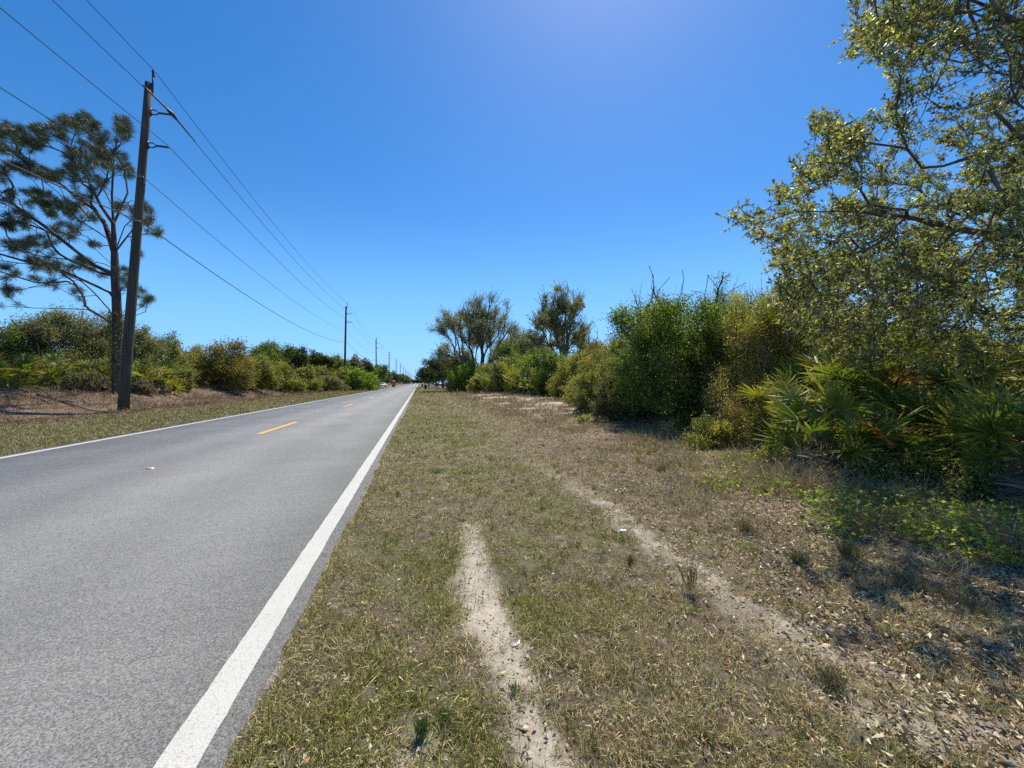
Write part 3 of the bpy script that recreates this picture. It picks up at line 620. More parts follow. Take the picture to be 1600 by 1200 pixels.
# ------------------------------------------------------------------ the pine
def pine():
    rg = np.random.default_rng(5); z0 = 24.0; b = ground_at(183, z0); n = []
    def pt(px, py, dz=0.0): return at(px, py, z0 + dz) - b
    seed = [np.array([0, 0, -.2])]; par = [-1]; tr = [(183, 560), (184, 510), (183, 470), (181, 430), (180, 395), (178, 350), (176, 305), (178, 265), (181, 235), (184, 208)]
    for q in tr: seed.append(pt(*q)); par.append(len(seed) - 2)
    def limb(start, pts, dz):
        q = start
        for k, (px, py) in enumerate(pts):
            seed.append(pt(px, py, dz * (k + 1) / len(pts)) + rg.normal(size=3) * .05); par.append(q); q = len(seed) - 1
    limb(5, [(168, 352), (148, 328), (120, 308), (92, 285), (52, 258), (8, 232), (-50, 210)], 1.5)
    limb(6, [(158, 322), (140, 285), (130, 255), (128, 225)], -2)
    limb(4, [(150, 415), (112, 385), (72, 355), (30, 322), (-20, 300), (-80, 280)], -2.5)
    limb(4, [(158, 425), (110, 408), (60, 400), (10, 385), (-50, 360)], 3)
    limb(3, [(172, 458), (140, 442), (100, 425), (60, 412), (0, 396), (-50, 380)], -1)
    limb(2, [(172, 482), (152, 461), (118, 463), (95, 450), (52, 434)], -3)
    limb(2, [(170, 500), (140, 484), (100, 480), (50, 480), (0, 477), (-60, 468)], 1.0)
    limb(2, [(165, 511), (145, 503), (95, 503), (60, 514), (0, 523), (-40, 530)], -2.0)
    limb(2, [(195, 500), (208, 494), (226, 489), (232, 476), (233, 470)], -1.0)
    limb(6, [(190, 330), (200, 300), (196, 262)], 1.5)
    limb(5, [(200, 372), (222, 366), (250, 364)], -1)
    limb(5, [(196, 355), (212, 340), (230, 326)], 1)
    regs = [(55, 212, 28, 22), (15, 215, 25, 25), (112, 195, 20, 16), (90, 205, 14, 18), (135, 188, 10, 12), (150, 205, 18, 16), (188, 195, 12, 14), (200, 212, 10, 18),
            (120, 235, 30, 14), (175, 240, 25, 14), (25, 262, 32, 18), (80, 275, 25, 15), (120, 268, 20, 16), (196, 268, 12, 18), (10, 300, 18, 22), (55, 310, 28, 16),
            (100, 320, 26, 12), (130, 308, 12, 10), (155, 290, 18, 14), (25, 345, 30, 16), (95, 330, 25, 14), (70, 375, 25, 12), (105, 360, 22, 12), (25, 385, 25, 12), (135, 345, 14, 10),
            (60, 410, 28, 12), (100, 425, 22, 10), (130, 410, 14, 10), (150, 380, 12, 10), (10, 425, 20, 12), (75, 445, 10, 6), (165, 425, 10, 8), (120, 455, 8, 5),
            (228, 325, 12, 9), (232, 345, 12, 6), (250, 364, 8, 5), (215, 395, 10, 5), (210, 330, 10, 8), (232, 467, 6, 4), (205, 445, 6, 6), (200, 430, 6, 10), (187, 320, 10, 14),
            (-40, 240, 40, 30), (-50, 310, 40, 40), (-60, 390, 40, 30), (165, 250, 22, 20), (15, 455, 12, 8)]
    A = []; tw = []
    for (cx, cy, rx, ry) in regs:
        m = max(4, int(rx * ry / 18))
        for k in range(m):
            a = rg.random() * 6.283; q = rg.random() ** .5
            A.append(pt(cx + rx * q * math.cos(a), cy + ry * q * math.sin(a), rg.normal() * 1.7))
    A = np.array(A)
    P, pr, D = grow(np.array(seed), par, A, .28, .55, rg, .12)
    r = radii(P, pr, .25, .015, 1.9)
    tips = np.where(np.bincount(pr[pr >= 0], minlength=len(P)) == 0)[0]
    Vs = []; base = []; dirs = []
    for i in tips:
        m = int(180 + 160 * rg.random()); d = D[i] * .7 + np.array([0, 0, .25])
        t = rg.random((m, 1)); s = P[i] - D[i] * .35 * t
        dd = d * (.55 + .5 * (1 - t)) + rg.normal(size=(m, 3)) * .75
        base.append(s); dirs.append(dd)
    # shorter tufts on the twigs behind the tips
    mid = np.setdiff1d(pr[tips], [-1])
    for i in mid:
        if rg.random() < .95 and r[i] < .05:
            m = 150; base.append(P[i] + rg.normal(size=(m, 3)) * .05); dirs.append(D[i] * .6 + rg.normal(size=(m, 3)) * .7)
    base = np.concatenate(base); dirs = np.concatenate(dirs); m = len(base)
    L = .28 + .18 * rg.random(m); V, Fc = rhomb(base, dirs, L, np.full(m, .0115), rg, .1, .1)
    c = pal(m, rg, [(.065, .10, .035, 3), (.10, .14, .05, 2), (.19, .22, .12, .8), (.04, .06, .025, 2), (.2, .13, .06, .25)], .2)
    e = empty('pine_tree', b, 'tall pine with long bare lower limbs behind the nearest utility pole', 'pine tree')
    Vw, Fw = wood(P, pr, D, r, 7); mk('trunk', Vw, Fw, M['pinebark'], e, None, True)
    mk('crown', V, Fc, M['needle'], e, np.repeat(c, 4, 0))
    # vine leaves climbing the trunk
    n = 1600; t = rg.random(n); z = .5 + 4.6 * t; a = rg.random(n) * 6.283
    x = np.interp(z, P[:4, 2], P[:4, 0]); y = np.interp(z, P[:4, 2], P[:4, 1]); rr = .30 + .1 * rg.random(n)
    V, Fc = rhomb(np.stack([x + rr * np.cos(a), y + rr * np.sin(a), z], 1), rg.normal(size=(n, 3)), np.full(n, .1), np.full(n, .07), rg)
    mk('climbing_vine', V, Fc, M['leaf'], e, np.repeat(pal(n, rg, OLIVE), 4, 0))
pine()

# ------------------------------------------------------------------ the big overhanging oak, right
def inpoly(x, y, poly):
    c = np.zeros(len(x), bool); n = len(poly)
    for i in range(n):
        x1, y1 = poly[i]; x2, y2 = poly[(i + 1) % n]
        k = ((y1 > y) != (y2 > y)) & (x < (x2 - x1) * (y - y1) / (y2 - y1 + 1e-9) + x1); c ^= k
    return c
def near_oak():
    rg = np.random.default_rng(11); b = ground_at(1830, 7.4)
    poly = [(1345, -260), (1325, 0), (1316, 60), (1335, 95), (1398, 120), (1392, 180), (1345, 200), (1300, 188), (1262, 180), (1290, 245), (1236, 262), (1258, 312), (1212, 312), (1200, 345), (1142, 345),
            (1190, 380), (1225, 420), (1215, 465), (1250, 520), (1330, 585), (1480, 600), (1600, 590), (1900, 560), (2300, 300), (2300, -400)]
    m = 60000; px = 1130 + 1200 * rg.random(m) ** 1.2; zn = np.interp(px, [1130, 1330, 1600, 2300], [4.2, 4.1, 4.0, 3.6]); zf = np.interp(px, [1130, 1300, 1450], [6.2, 10.0, 13.5]); z = zn + (zf - zn) * rg.random(m); py = -420 + 1020 * rg.random(m)
    k = inpoly(px, py, poly)
    # gaps: thin out by noise so that sky shows through
    g = fbm(px / 70, py / 60 + z * .35, 91, 3); k &= (g > .45 - .10 * (py > 400)) | (rg.random(m) < .14)
    k &= (py < 520) | (z > 5.5)
    keep = rg.random(m) < np.where(px > 1650, .35, 1.0); k &= keep
    px, py, z = px[k][:4200], py[k][:4200], z[k][:4200]
    xc = (px - 800) / F * z
    A = np.stack([xc * CY + z * SY, -xc * SY + z * CY, CAM_H + (598 - py) / F * z], 1) - b
    seed = [np.array([0, 0, -.2]), np.array([.05, 0, 1.0]), np.array([0, .05, 2.0])]; par = [-1, 0, 1]
    def limb(start, pts):
        q = start
        for p in pts: seed.append(at(*p) - b + rg.normal(size=3) * .04); par.append(q); q = len(seed) - 1
    limb(2, [(1700, 400, 7.0), (1600, 372, 6.6), (1500, 352, 6.1), (1420, 335, 5.7), (1340, 322, 5.3), (1260, 335, 5.0)])
    limb(2, [(1720, 330, 6.8), (1680, 200, 6.3), (1620, 60, 5.9), (1560, 15, 5.6), (1500, -5, 5.4)])
    limb(2, [(1740, 300, 7.4), (1700, 150, 7.8), (1640, 100, 7.8), (1560, 80, 7.4), (1480, 78, 7)])
    limb(2, [(1680, 440, 7.2), (1590, 440, 7.2), (1500, 405, 7.6), (1420, 420, 7.6)])
    limb(2, [(1720, 480, 7.9), (1620, 500, 8.6), (1500, 480, 9)])
    limb(2, [(1800, 200, 7), (1850, 50, 6.4), (1900, -100, 5.8)])
    limb(2, [(1780, 350, 6), (1720, 250, 5.2), (1650, 220, 4.7), (1560, 230, 4.4)])
    P, pr, D = grow(np.array(seed), par, A, .22, .34, rg, .13)
    r = radii(P, pr, .19, .0045, 1.75)
    e = empty('oak_tree', b, 'large oak overhanging from the right edge with glossy leaves and many twigs', 'oak tree')
    Vw, Fw = wood(P, pr, D, r, 6)
    thr = np.quantile(r, .80)
    s, d, L, Vt, Ft = twigs(P, D, pr, r, 40000, .22, rg, np.array([0, 0, 3.0]), thr, .35, .0035)
    Vw, Fw = catV((Vw, Fw), (Vt, Ft)); mk('trunk', Vw, Fw, M['bark'], e, None, True)
    V, Fc, c = twig_leaves(s, d, L, 11, .060, .42, rg, [(.27, .28, .10, 3), (.38, .37, .15, 2), (.50, .47, .15, 1.3), (.08, .09, .04, 2.0), (.50, .45, .08, .5), (.36, .20, .07, .25)], .75, .2, .42)
    mk('crown', V, Fc, M['oak'], e, c)
near_oak()

# ------------------------------------------------------------------ palmettos
def frond_mesh(rg, kind):
    """fan leaf on a stalk; stalk along +X, fan in XY plane"""
    pet = .55 + .35 * rg.random(); V = []; Fc = []; C = []
    nl = 18; span = math.radians(105 + 15 * rg.random()); L0 = .52 + .12 * rg.random()
    pc = {'green': (.11, .14, .04), 'yellow': (.2, .18, .05), 'brown': (.22, .11, .045), 'dead': (.20, .17, .13)}[kind]
    stalk_pts = [(pet * t, 0, .10 * pet * math.sin(t * math.pi * .5)) for t in (0, .5, 1)]
    for q in range(2):
        a, b2 = stalk_pts[q], stalk_pts[q + 1]; i0 = len(V)
        for p in (a, b2):
            for k in range(4):
                an = k * math.pi / 2; V.append((p[0], p[1] + .007 * math.cos(an), p[2] + .007 * math.sin(an))); C.append(pc)
        for k in range(4): Fc.append((i0 + k, i0 + (k + 1) % 4, i0 + 4 + (k + 1) % 4, i0 + 4 + k))
    hz = stalk_pts[-1][2]
    for k in range(nl):
        t = k / (nl - 1) * 2 - 1; a = t * span + rg.normal() * .02; L = L0 * (1.0 - .28 * abs(t) ** 2) * (.9 + .2 * rg.random())
        dx, dy = math.cos(a), math.sin(a); px_, py_ = -dy, dx
        wd = .025; tw = (1 if k % 2 else -1) * .55 + rg.normal() * .15
        dead = kind == 'dead'; dr = (.30 + .25 * rg.random()) if dead else (.03 + .10 * rg.random() ** 2)
        if kind == 'green': base = np.array((.135, .185, .035)) * (1 + .18 * rg.normal())
        elif kind == 'yellow': base = np.array((.25, .245, .05)) * (1 + .18 * rg.normal())
        elif kind == 'brown': base = np.array((.30, .14, .05)) * (1 + .2 * rg.normal())
        else: base = np.array((.20, .165, .125)) * (1 + .25 * rg.normal())
        tipc = np.array((.50, .34, .09)) if (rg.random() < .45 and kind in ('green', 'yellow')) else base * 1.1
        i0 = len(V)
        for u, w in ((.04, .25), (.35, 1.0), (.7, .85), (1.0, .06)):
            cx = pet + dx * L * u + (rg.normal() * .01 if dead else 0); cy = dy * L * u; cz = hz + .05 * u - dr * L * u * u * 1.3 - .10 * abs(t) * u
            hw = wd * w
            for sgn in (-1, 1):
                V.append((cx + px_ * hw * sgn * math.cos(tw), cy + py_ * hw * sgn * math.cos(tw), cz + hw * sgn * math.sin(tw)))
                cc = base * (1 - ss(.55, 1, u)) + tipc * ss(.55, 1, u); C.append(tuple(np.clip(cc, .01, .8)))
        for q in range(3): Fc.append((i0 + 2 * q, i0 + 2 * q + 1, i0 + 2 * q + 3, i0 + 2 * q + 2))
    me_o = mk('frond', V, Fc, M['frond'], None, np.array(C)); me = me_o.data; bpy.data.objects.remove(me_o)
    return me
rgf = np.random.default_rng(3)
FR = {k: [frond_mesh(rgf, k) for _ in range(n)] for k, n in (('green', 6), ('yellow', 4), ('brown', 2), ('dead', 4))}
def palmetto(px, z, size, seed, label, nf=24, yellow=.25, nd=8, lean=0.0, group='saw palmettos in front of the right oak', bh=.35):
    rg = np.random.default_rng(seed); g0 = ground_at(px, z)
    e = empty('palmetto', g0, label, 'palmetto', group)
    mb = MB()
    for k in range(3):
        a = rg.random() * 6.283; mb.tube([(0, 0, -.05), (.12 * math.cos(a), .12 * math.sin(a), bh * .6 * size), (.2 * math.cos(a), .2 * math.sin(a), bh * 1.3 * size)], [.07 * size, .06 * size, .045 * size], 7)
    mb.build('stem', M['bark'], e, True)
    for k in range(nf + nd):
        dead = k >= nf; u = rg.random()
        kind = 'dead' if dead else ('brown' if u < .05 else 'yellow' if u < .05 + yellow else 'green')
        me = FR[kind][rg.integers(0, len(FR[kind]))]
        o = bpy.data.objects.new('dead_frond' if dead else 'frond', me); COL.objects.link(o); o.parent = e
        az = (k * 2.399 + rg.normal() * .3); el = math.radians(-48 - 35 * rg.random()) if dead else math.radians(2 + 70 * ((k * .618) % 1) + rg.normal() * 8)
        rad = .22 * rg.random(); hh = ((.55 + .35 * rg.random()) if dead else (.18 + .75 * (k % 7) / 6)) * size * bh / .35
        o.location = (rad * math.cos(az), rad * math.sin(az), hh)
        R = Matrix.Rotation(az, 3, 'Z') @ Matrix.Rotation(-el, 3, 'Y') @ Matrix.Rotation(rg.normal() * .7, 3, 'X')
        o.rotation_euler = R.to_euler(); sc = size * (.72 + .36 * rg.random()); o.scale = (sc, sc, sc)
    return e
PN = [(1225, 8.8, .75, 'saw palmetto at the left end of the clump beside the fine olive bush'),
      (1285, 6.3, .88, 'dark based saw palmetto with a hanging grey skirt, nearest of the left clump'),
      (1335, 8.0, 1.10, 'tall green saw palmetto second row behind the grey skirted one'),
      (1395, 7.4, 1.12, 'tallest saw palmetto fans, centre of the clump under the oak'),
      (1370, 6.0, .66, 'low saw palmetto with brown tipped leaves in the middle of the front row'),
      (1450, 6.5, .90, 'saw palmetto with a heap of grey dead leaves at its foot'),
      (1500, 7.8, 1.05, 'saw palmetto in shade behind the heap of dead leaves'),
      (1570, 5.5, .90, 'yellow green saw palmetto at the right edge of the photo'),
      (1606, 4.7, .80, 'nearest saw palmetto cut by the right edge, low in the frame'),
      (1680, 7.0, 1.1, 'saw palmetto just beyond the right edge behind the nearest one'),
      (1262, 7.6, .72, 'saw palmetto between the leftmost and the grey skirted one'),
      (1430, 8.6, 1.12, 'saw palmetto in the rear row behind the tallest fans'),
      (1545, 7.0, 1.0, 'saw palmetto between the shaded one and the yellow green one at the right'),
      (1290, 9.0, 1.05, 'rear saw palmetto showing above the left clump')]
for k, (px, z, s, lab) in enumerate(PN):
    palmetto(px, z, s, 100 + k, lab, 27, .4 if k >= 7 else .22, 22 if k in (1, 5, 8) else 12, bh=.52 if z > 7.2 else .38)
for k, (px, z, s, lab) in enumerate([(30, 22.5, 1.35, 'saw palmetto on the left bank at the left edge of the photo'), (75, 23.5, 1.35, 'saw palmetto on the left bank, second from the left edge'),
                                (-25, 21, 1.4, 'saw palmetto on the left bank just outside the left edge'), (222, 27, 1.45, 'saw palmetto on the left bank just right of the nearest pole'),
                                (252, 29, 1.5, 'yellowish saw palmetto on the left bank, right of the pole and palmetto beside it'), (125, 25.5, 1.3, 'saw palmetto half hidden between grey brush and pine trunk'), (160, 27, 1.4, 'saw palmetto directly left of the pine trunk')]):
    palmetto(px, z, s * .92, 200 + k, lab, 22, .2, 8, group='saw palmettos on the left bank')
palmetto(812, 41, 1.7, 300, 'orange tipped saw palmetto at the foot of the distant right bushes', 26, .6, 3, group='saw palmettos along the right bushes')
palmetto(832, 37, 1.6, 301, 'second saw palmetto beside the orange tipped one by the right bushes', 26, .3, 5, group='saw palmettos along the right bushes')
palmetto(757, 50, 1.7, 302, 'farthest saw palmetto at the foot of the right bushes', 26, .3, 3, group='saw palmettos along the right bushes')

# ------------------------------------------------------------------ bushes and trees, left side
LG = 'scrub bushes and small trees along the left side'
S = shrub
S('oak_shrub', 'grey green scrub oak thicket left of the pine trunk, seen under its limbs', 'bush', 120, 31, 7.5, 474, GREY, 21, 1, LG, twiggy=200)
S('oak_shrub', 'dark green scrub oak at the left edge behind the palmettos', 'bush', 35, 29, 6.5, 492, GREEN, 22, 1, LG, twiggy=120)
S('oak_shrub', 'scrub oak just past the left edge behind the bank', 'bush', -60, 27, 7, 480, OLIVE, 23, 1, LG)
for q, (px, z, wm, top, pc, lab) in enumerate([
    (175, 34, 6, 490, OLIVE, 'olive scrub oak right behind the pine trunk'), (245, 40, 6, 520, GREEN, 'green scrub behind the bushes right of the nearest pole'),
    (305, 46, 6, 540, OLIVE, 'olive scrub behind the dip left of the big rounded bush'), (372, 50, 7, 545, GREEN, 'green scrub behind the right shoulder of the big rounded bush'),
    (425, 58, 7, 556, OLIVE, 'olive scrub under the layered dark oaks'), (500, 72, 7, 568, OLIVE, 'olive brush under the knobbly topped oaks'), (535, 76, 7, 570, YELL, 'yellow olive brush behind the second pole'),
    (578, 105, 6, 574, GREEN, 'green brush right of the very dark narrow oak'), (70, 25, 3.4, 560, OLIVE, 'olive undergrowth among the left edge palmettos'), (190, 27, 3, 562, YELL, 'yellow olive undergrowth behind the nearest pole foot'), (270, 31, 3.4, 566, OLIVE, 'olive undergrowth right of the bank palmettos')]):
    S('oak_shrub', lab, 'bush', px, z, wm, top, pc, 700 + q, 1.0, LG, twiggy=60)
S('oak_shrub', 'grey leaved scrub oak directly right of the nearest pole', 'bush', 222, 31, 3.8, 506, GREY, 24, 1.1, LG, twiggy=150)
S('oak_shrub', 'olive scrub oak second bush to the right of the nearest pole', 'bush', 262, 34, 3.4, 528, OLIVE, 25, 1.1, LG, twiggy=120)
S('oak_shrub', 'low pale olive bush filling the dip before the big rounded bush', 'bush', 290, 39, 3.4, 560, YELL, 26, 1, LG)
S('oak_shrub', 'big rounded rust tinted bush with bare twigs on top, midway to the second pole', 'bush', 342, 38, 7.2, 523, RUST, 27, 1.1, LG, twiggy=420)
S('oak_shrub', 'olive bush between the big rounded bush and the dark leaved trees', 'bush', 393, 43, 5.0, 552, YELL, 28, 1, LG, twiggy=80)
S('oak_shrub', 'bright olive low bush reaching closest to the grass before the second pole', 'bush', 440, 52, 6.0, 567, YELL, 29, 1.1, LG)
S('oak_shrub', 'small round olive bush at the grass, right end of the near left thicket', 'bush', 478, 60, 5.0, 570, YELL, 30, 1.1, LG)
S('oak_shrub', 'low grey brush patch left of the second pole', 'bush', 520, 68, 6, 585, GREY, 31, .9, LG)
S('oak_shrub', 'light green bush just right of the second pole', 'bush', 562, 74, 6.2, 572, BRIGHT, 32, 1.1, LG)
S('oak_shrub', 'grey dead looking low brush at the foot of the pine', 'bush', 140, 24.5, 2.6, 580, [(.16, .13, .11, 2), (.22, .19, .16, 1), (.10, .1, .05, 1)], 33, .7, LG, twiggy=200)
S('oak_shrub', 'small grey brush to the right of the pole foot', 'bush', 222, 26, 1.6, 594, [(.16, .13, .11, 2), (.22, .19, .16, 1), (.10, .1, .05, 1)], 34, .7, LG, twiggy=80)
S('oak_tree', 'dark leaved oak with layered crown rising left of centre of the left thicket', 'tree', 418, 60, 7.0, 534, GREEN, 41, 1, LG, trunk=.25, spiky=.3)
S('oak_tree', 'dark leaved oak joined to the right of the layered one', 'tree', 452, 64, 6.0, 542, DARK, 42, 1, LG, trunk=.25, spiky=.3)
S('oak_tree', 'slim dark oak with a knobbly top standing alone against the sky', 'tree', 478, 80, 4.2, 555, DARK, 43, .8, LG, trunk=.3, spiky=.4)
S('oak_tree', 'taller knobbly topped dark oak left of the second pole', 'tree', 497, 82, 5.0, 548, DARK, 44, .9, LG, trunk=.3, spiky=.4)
S('oak_tree', 'broad rounded dark green oak immediately left of the second pole', 'tree', 524, 84, 7.0, 554, GREEN, 45, 1.1, LG, trunk=.2)
S('oak_tree', 'greyish small oak immediately right of the second pole', 'tree', 553, 90, 4.5, 553, GREY, 46, .9, LG, trunk=.25, spiky=.3)
S('oak_tree', 'very dark narrow oak between the second and third poles', 'tree', 573, 98, 5.5, 561, DARK, 47, 1.3, LG, trunk=.15)
S('oak_tree', 'rounded oak behind the third pole', 'tree', 592, 126, 9, 571, GREEN, 48, 1.2, LG, trunk=.35)
CNT = ['nearest', 'second', 'third', 'fourth', 'fifth', 'sixth', 'seventh', 'eighth', 'ninth', 'tenth', 'eleventh', 'twelfth', 'thirteenth', 'fourteenth', 'fifteenth']
def farlabel(yy, k, side):
    tone = (['dark', 'mid green', 'olive'][k % 3] if side == 'left' else ['dark', 'mid green'][k % 2]); p = int((yy - 24) // 61)
    if p > 12: return 'tiny %s tree of the %s row where the road vanishes' % (tone, side)
    return '%s tree, number %d in the far %s row, near the %s pole' % (tone, k + 1, side, CNT[p])
yy = 160
rl = np.random.default_rng(77); k = 0
FARL = 'far trees lining the left side of the road'
while yy < 900:
    xo = -19 - 3 * rl.random(); zc = xo * SY + yy * CY; xcam = xo * CY - yy * SY; pxx = 800 + F * xcam / zc
    hh = 7.5 + 3 * rl.random() if yy < 400 else 10 + 3 * rl.random()
    S('roadside_tree', farlabel(yy, k, 'left'), 'tree', pxx, zc, 8 + yy * .012, 598 - (hh - 1.5) / zc * F, [DARK, GREEN, OLIVE][k % 3], 400 + k, 1, FARL, trunk=.12, coverage=4)
    yy += 11 + yy * .055; k += 1

# ------------------------------------------------------------------ bushes and trees, right side
RG = 'bushes and trees along the right side'
S('oak_tree', 'broad grey oak with a fan of many bare ascending limbs, right of the road end', 'oak tree', 748, 70, 18.5, 474, [(.23, .24, .15, 3), (.32, .31, .22, 2), (.13, .14, .09, 2)], 51, 1.5, RG, trunk=.16, coverage=1.5, stemmat='bark', twiggy=1300, trunk_r=.55, fan=True, w=.75, ll=.2)
S('oak_tree', 'tall rust tinged oak standing above the bushes right of the grey one', 'oak tree', 878, 45, 8.6, 460, AUT, 52, 1.3, RG, trunk=.25, coverage=1.9, stemmat='bark', twiggy=1100, trunk_r=.30, fan=True, w=.6)
S('oak_tree', 'dark spreading oak over the driveway nearest the road on the right', 'oak tree', 670, 112, 8.0, 573, DARK, 53, 1.1, RG, trunk=.32)
S('oak_tree', 'dark spreading oak over the driveway behind the bins', 'oak tree', 692, 98, 10.0, 556, DARK, 54, 1.2, RG, trunk=.30)
S('oak_tree', 'dark oak filling the space under the grey fan shaped oak', 'oak tree', 722, 85, 9, 548, DARK, 55, 1.1, RG, trunk=.15)
S('oak_tree', 'pale grey green tree seen in the gap between the two tall right oaks', 'tree', 822, 66, 8.5, 518, GREY, 56, 1, RG, trunk=.15, coverage=4, twiggy=500)
S('oak_tree', 'dark green tree right of the fan shaped oak, behind the bushes', 'tree', 794, 60, 7, 532, GREEN, 57, 1, RG, trunk=.2, coverage=4)
S('oak_shrub', 'bright green bush left end of the right hand thicket', 'bush', 727, 62, 6.2, 560, BRIGHT, 61, 1.1, RG)
S('oak_shrub', 'olive bush second from the left end of the right thicket', 'bush', 757, 54, 4.8, 566, YELL, 62, 1.1, RG)
S('oak_shrub', 'pointed grey olive bush third from the left end of the right thicket', 'bush', 786, 47, 3.6, 566, OLIVE, 63, 1.1, RG, twiggy=60)
S('oak_shrub', 'green bush behind the orange tipped palmetto', 'bush', 826, 46, 4.5, 556, BRIGHT, 64, 1, RG, twiggy=60)
S('oak_shrub', 'tall green bush beneath the rust tinged oak', 'bush', 868, 37, 5.0, 540, GREEN, 65, 1.1, RG, twiggy=80)
S('oak_shrub', 'dark twiggy bush between the two olive ones beneath the dead branches', 'bush', 905, 30, 4.2, 542, YELL, 66, 1.1, RG, twiggy=160)
S('oak_shrub', 'rusty brown leaved scrub behind the bushes left of the vine covered one', 'bush', 952, 33, 6.0, 528, RUST, 67, 1.1, RG, twiggy=240)
S('oak_shrub', 'sparse grey twiggy bush with yellow green sprays left of the vine covered bush', 'bush', 938, 17.5, 3.1, 553, YELL, 68, .75, RG, twiggy=700, ll=.06)
S('oak_shrub', 'low grey twig thicket at the foot of the vine covered bush, left side', 'bush', 955, 14.6, 1.5, 590, [(.15, .14, .09, 3), (.16, .2, .05, 1.5)], 69, .6, RG, twiggy=500)
S('vine_bush', 'tall dark bush smothered in bright green vine leaves, flat topped', 'bush', 1052, 13.6, 3.6, 478, [(.13, .19, .035, 3), (.27, .36, .06, 1.8), (.06, .09, .025, 2.8)], 70, 1.3, RG, twiggy=260, ll=.075, coverage=7.5, depth=3.4, boxy=True, w=.35)
S('oak_shrub', 'dark green bush with bare sprigs on top behind the vine covered one', 'bush', 1030, 17.0, 3.4, 452, GREEN, 71, .7, RG, twiggy=700, spiky=.6)
S('oak_shrub', 'dark green leafy tree top showing right behind the vine covered bush', 'bush', 1122, 17, 4.2, 444, GREEN, 72, 1.1, RG, twiggy=500, spiky=.4)
S('oak_shrub', 'fine leaved olive brown bush between the vine covered bush and the palmettos', 'bush', 1185, 10.4, 2.6, 470, [(.30, .26, .09, 3), (.22, .20, .07, 2), (.40, .38, .10, 1.5), (.12, .10, .05, 1.2)], 73, 1.3, RG, twiggy=900, ll=.035, coverage=5)
S('oak_shrub', 'yellow green leaved bush rising under the lowest oak twigs', 'bush', 1240, 10.6, 3.0, 432, [(a * 1.25, b * 1.25, c, w) for a, b, c, w in YELL], 74, 1.1, RG, twiggy=500, ll=.05)
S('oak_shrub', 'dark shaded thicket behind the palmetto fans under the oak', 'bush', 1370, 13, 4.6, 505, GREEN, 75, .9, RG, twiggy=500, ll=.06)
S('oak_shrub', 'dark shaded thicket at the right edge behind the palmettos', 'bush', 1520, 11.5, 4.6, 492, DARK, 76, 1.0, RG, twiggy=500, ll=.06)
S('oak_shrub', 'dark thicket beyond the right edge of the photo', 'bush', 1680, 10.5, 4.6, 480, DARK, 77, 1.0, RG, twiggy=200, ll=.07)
for q, (px, z, wm, top, pc, lab) in enumerate([
    (945, 25, 4.2, 534, RUST, 'tawny scrub closing the gap left of the vine covered bush, rear'), (972, 19, 2.8, 512, OLIVE, 'olive scrub leaning on the left flank of the vine covered bush'),
    (915, 34, 5.0, 544, GREEN, 'green scrub right of the rust tinged oak, behind the olive bushes'), (800, 52, 5.5, 548, OLIVE, 'olive scrub rising between the two tall right oaks'), (842, 50, 5.5, 535, GREEN, 'green scrub directly left of the rust tinged oak trunk'),
    (1160, 12.0, 2.8, 452, [(a * 1.2, b * 1.25, c, w) for a, b, c, w in YELL], 'yellow green scrub above the fine leaved bush'), (1330, 9.6, 1.6, 540, OLIVE, 'shaded olive bush poking between the palmetto fans'),
    (1120, 9.0, 1.5, 655, YELL, 'low grey green weed clump in front of the fine leaved bush'), (1215, 6.7, .6, 690, YELL, 'low yellow green weed left of the grey skirted palmetto'),
    (1365, 5.6, .6, 715, OLIVE, 'low olive weed in front of the middle palmettos'), (1440, 5.4, .7, 705, YELL, 'low leafy weed below the heap of dead palmetto leaves'), (1530, 4.9, .7, 720, OLIVE, 'dark leafy weed left of the nearest palmetto'),
    (985, 23, 4.5, 512, GREEN, 'green scrub behind the left shoulder of the vine covered bush'), (1000, 15.5, 2.2, 520, GREEN, 'leafy left shoulder of the vine thicket, dark below'),
    (1110, 13.0, 2.6, 490, DARK, 'dark hollow thicket between the vine covered and the fine leaved bush'), (900, 40, 6, 548, OLIVE, 'olive scrub filling the gap under the dead branches'),
    (930, 26, 4, 548, YELL, 'yellow olive scrub behind the grey twiggy bush'), (1290, 15, 4.2, 455, GREY, 'grey green scrub seen through the oak twigs, left part'),
    (845, 42, 4.5, 560, YELL, 'yellow olive bush behind the two small palmettos'), (770, 58, 5, 566, GREEN, 'mid green bush between the olive and pointed bushes'),
    (714, 72, 4.5, 570, DARK, 'dark bush closing the gap beside the driveway'), (1460, 15, 5.0, 470, OLIVE, 'shaded olive scrub seen through the oak, middle part'), (1620, 14, 5, 460, GREEN, 'shaded green scrub seen through the oak at the right edge'),
    (1150, 9.4, 2.0, 632, [(.26, .20, .10, 3), (.24, .26, .07, 1.5), (.15, .11, .07, 1.5)], 'low sparse brownish bush at the foot of the fine leaved bush'), (1205, 8.6, 1.2, 600, YELL, 'small yellow green bush touching the leftmost palmetto')]):
    S('oak_shrub', lab, 'bush', px, z, wm, top, pc, 600 + q, .45 if z < 9.8 else 1.0, RG, twiggy=260 if z < 9.8 else 150)
S('leafy_seedling', 'small bright green leafy plant on bare ground left of the vine covered bush', 'plant', 913, 14.2, .55, 655, BRIGHT, 78, 1.2, 'small bright green plants', ll=.07)
S('leafy_seedling', 'bright green sprout at the dark foot of the vine covered bush', 'plant', 1072, 12.2, .8, 646, BRIGHT, 79, .8, 'small bright green plants', ll=.07)
yy = 190; k = 0
FARR = 'far trees lining the right side of the road'
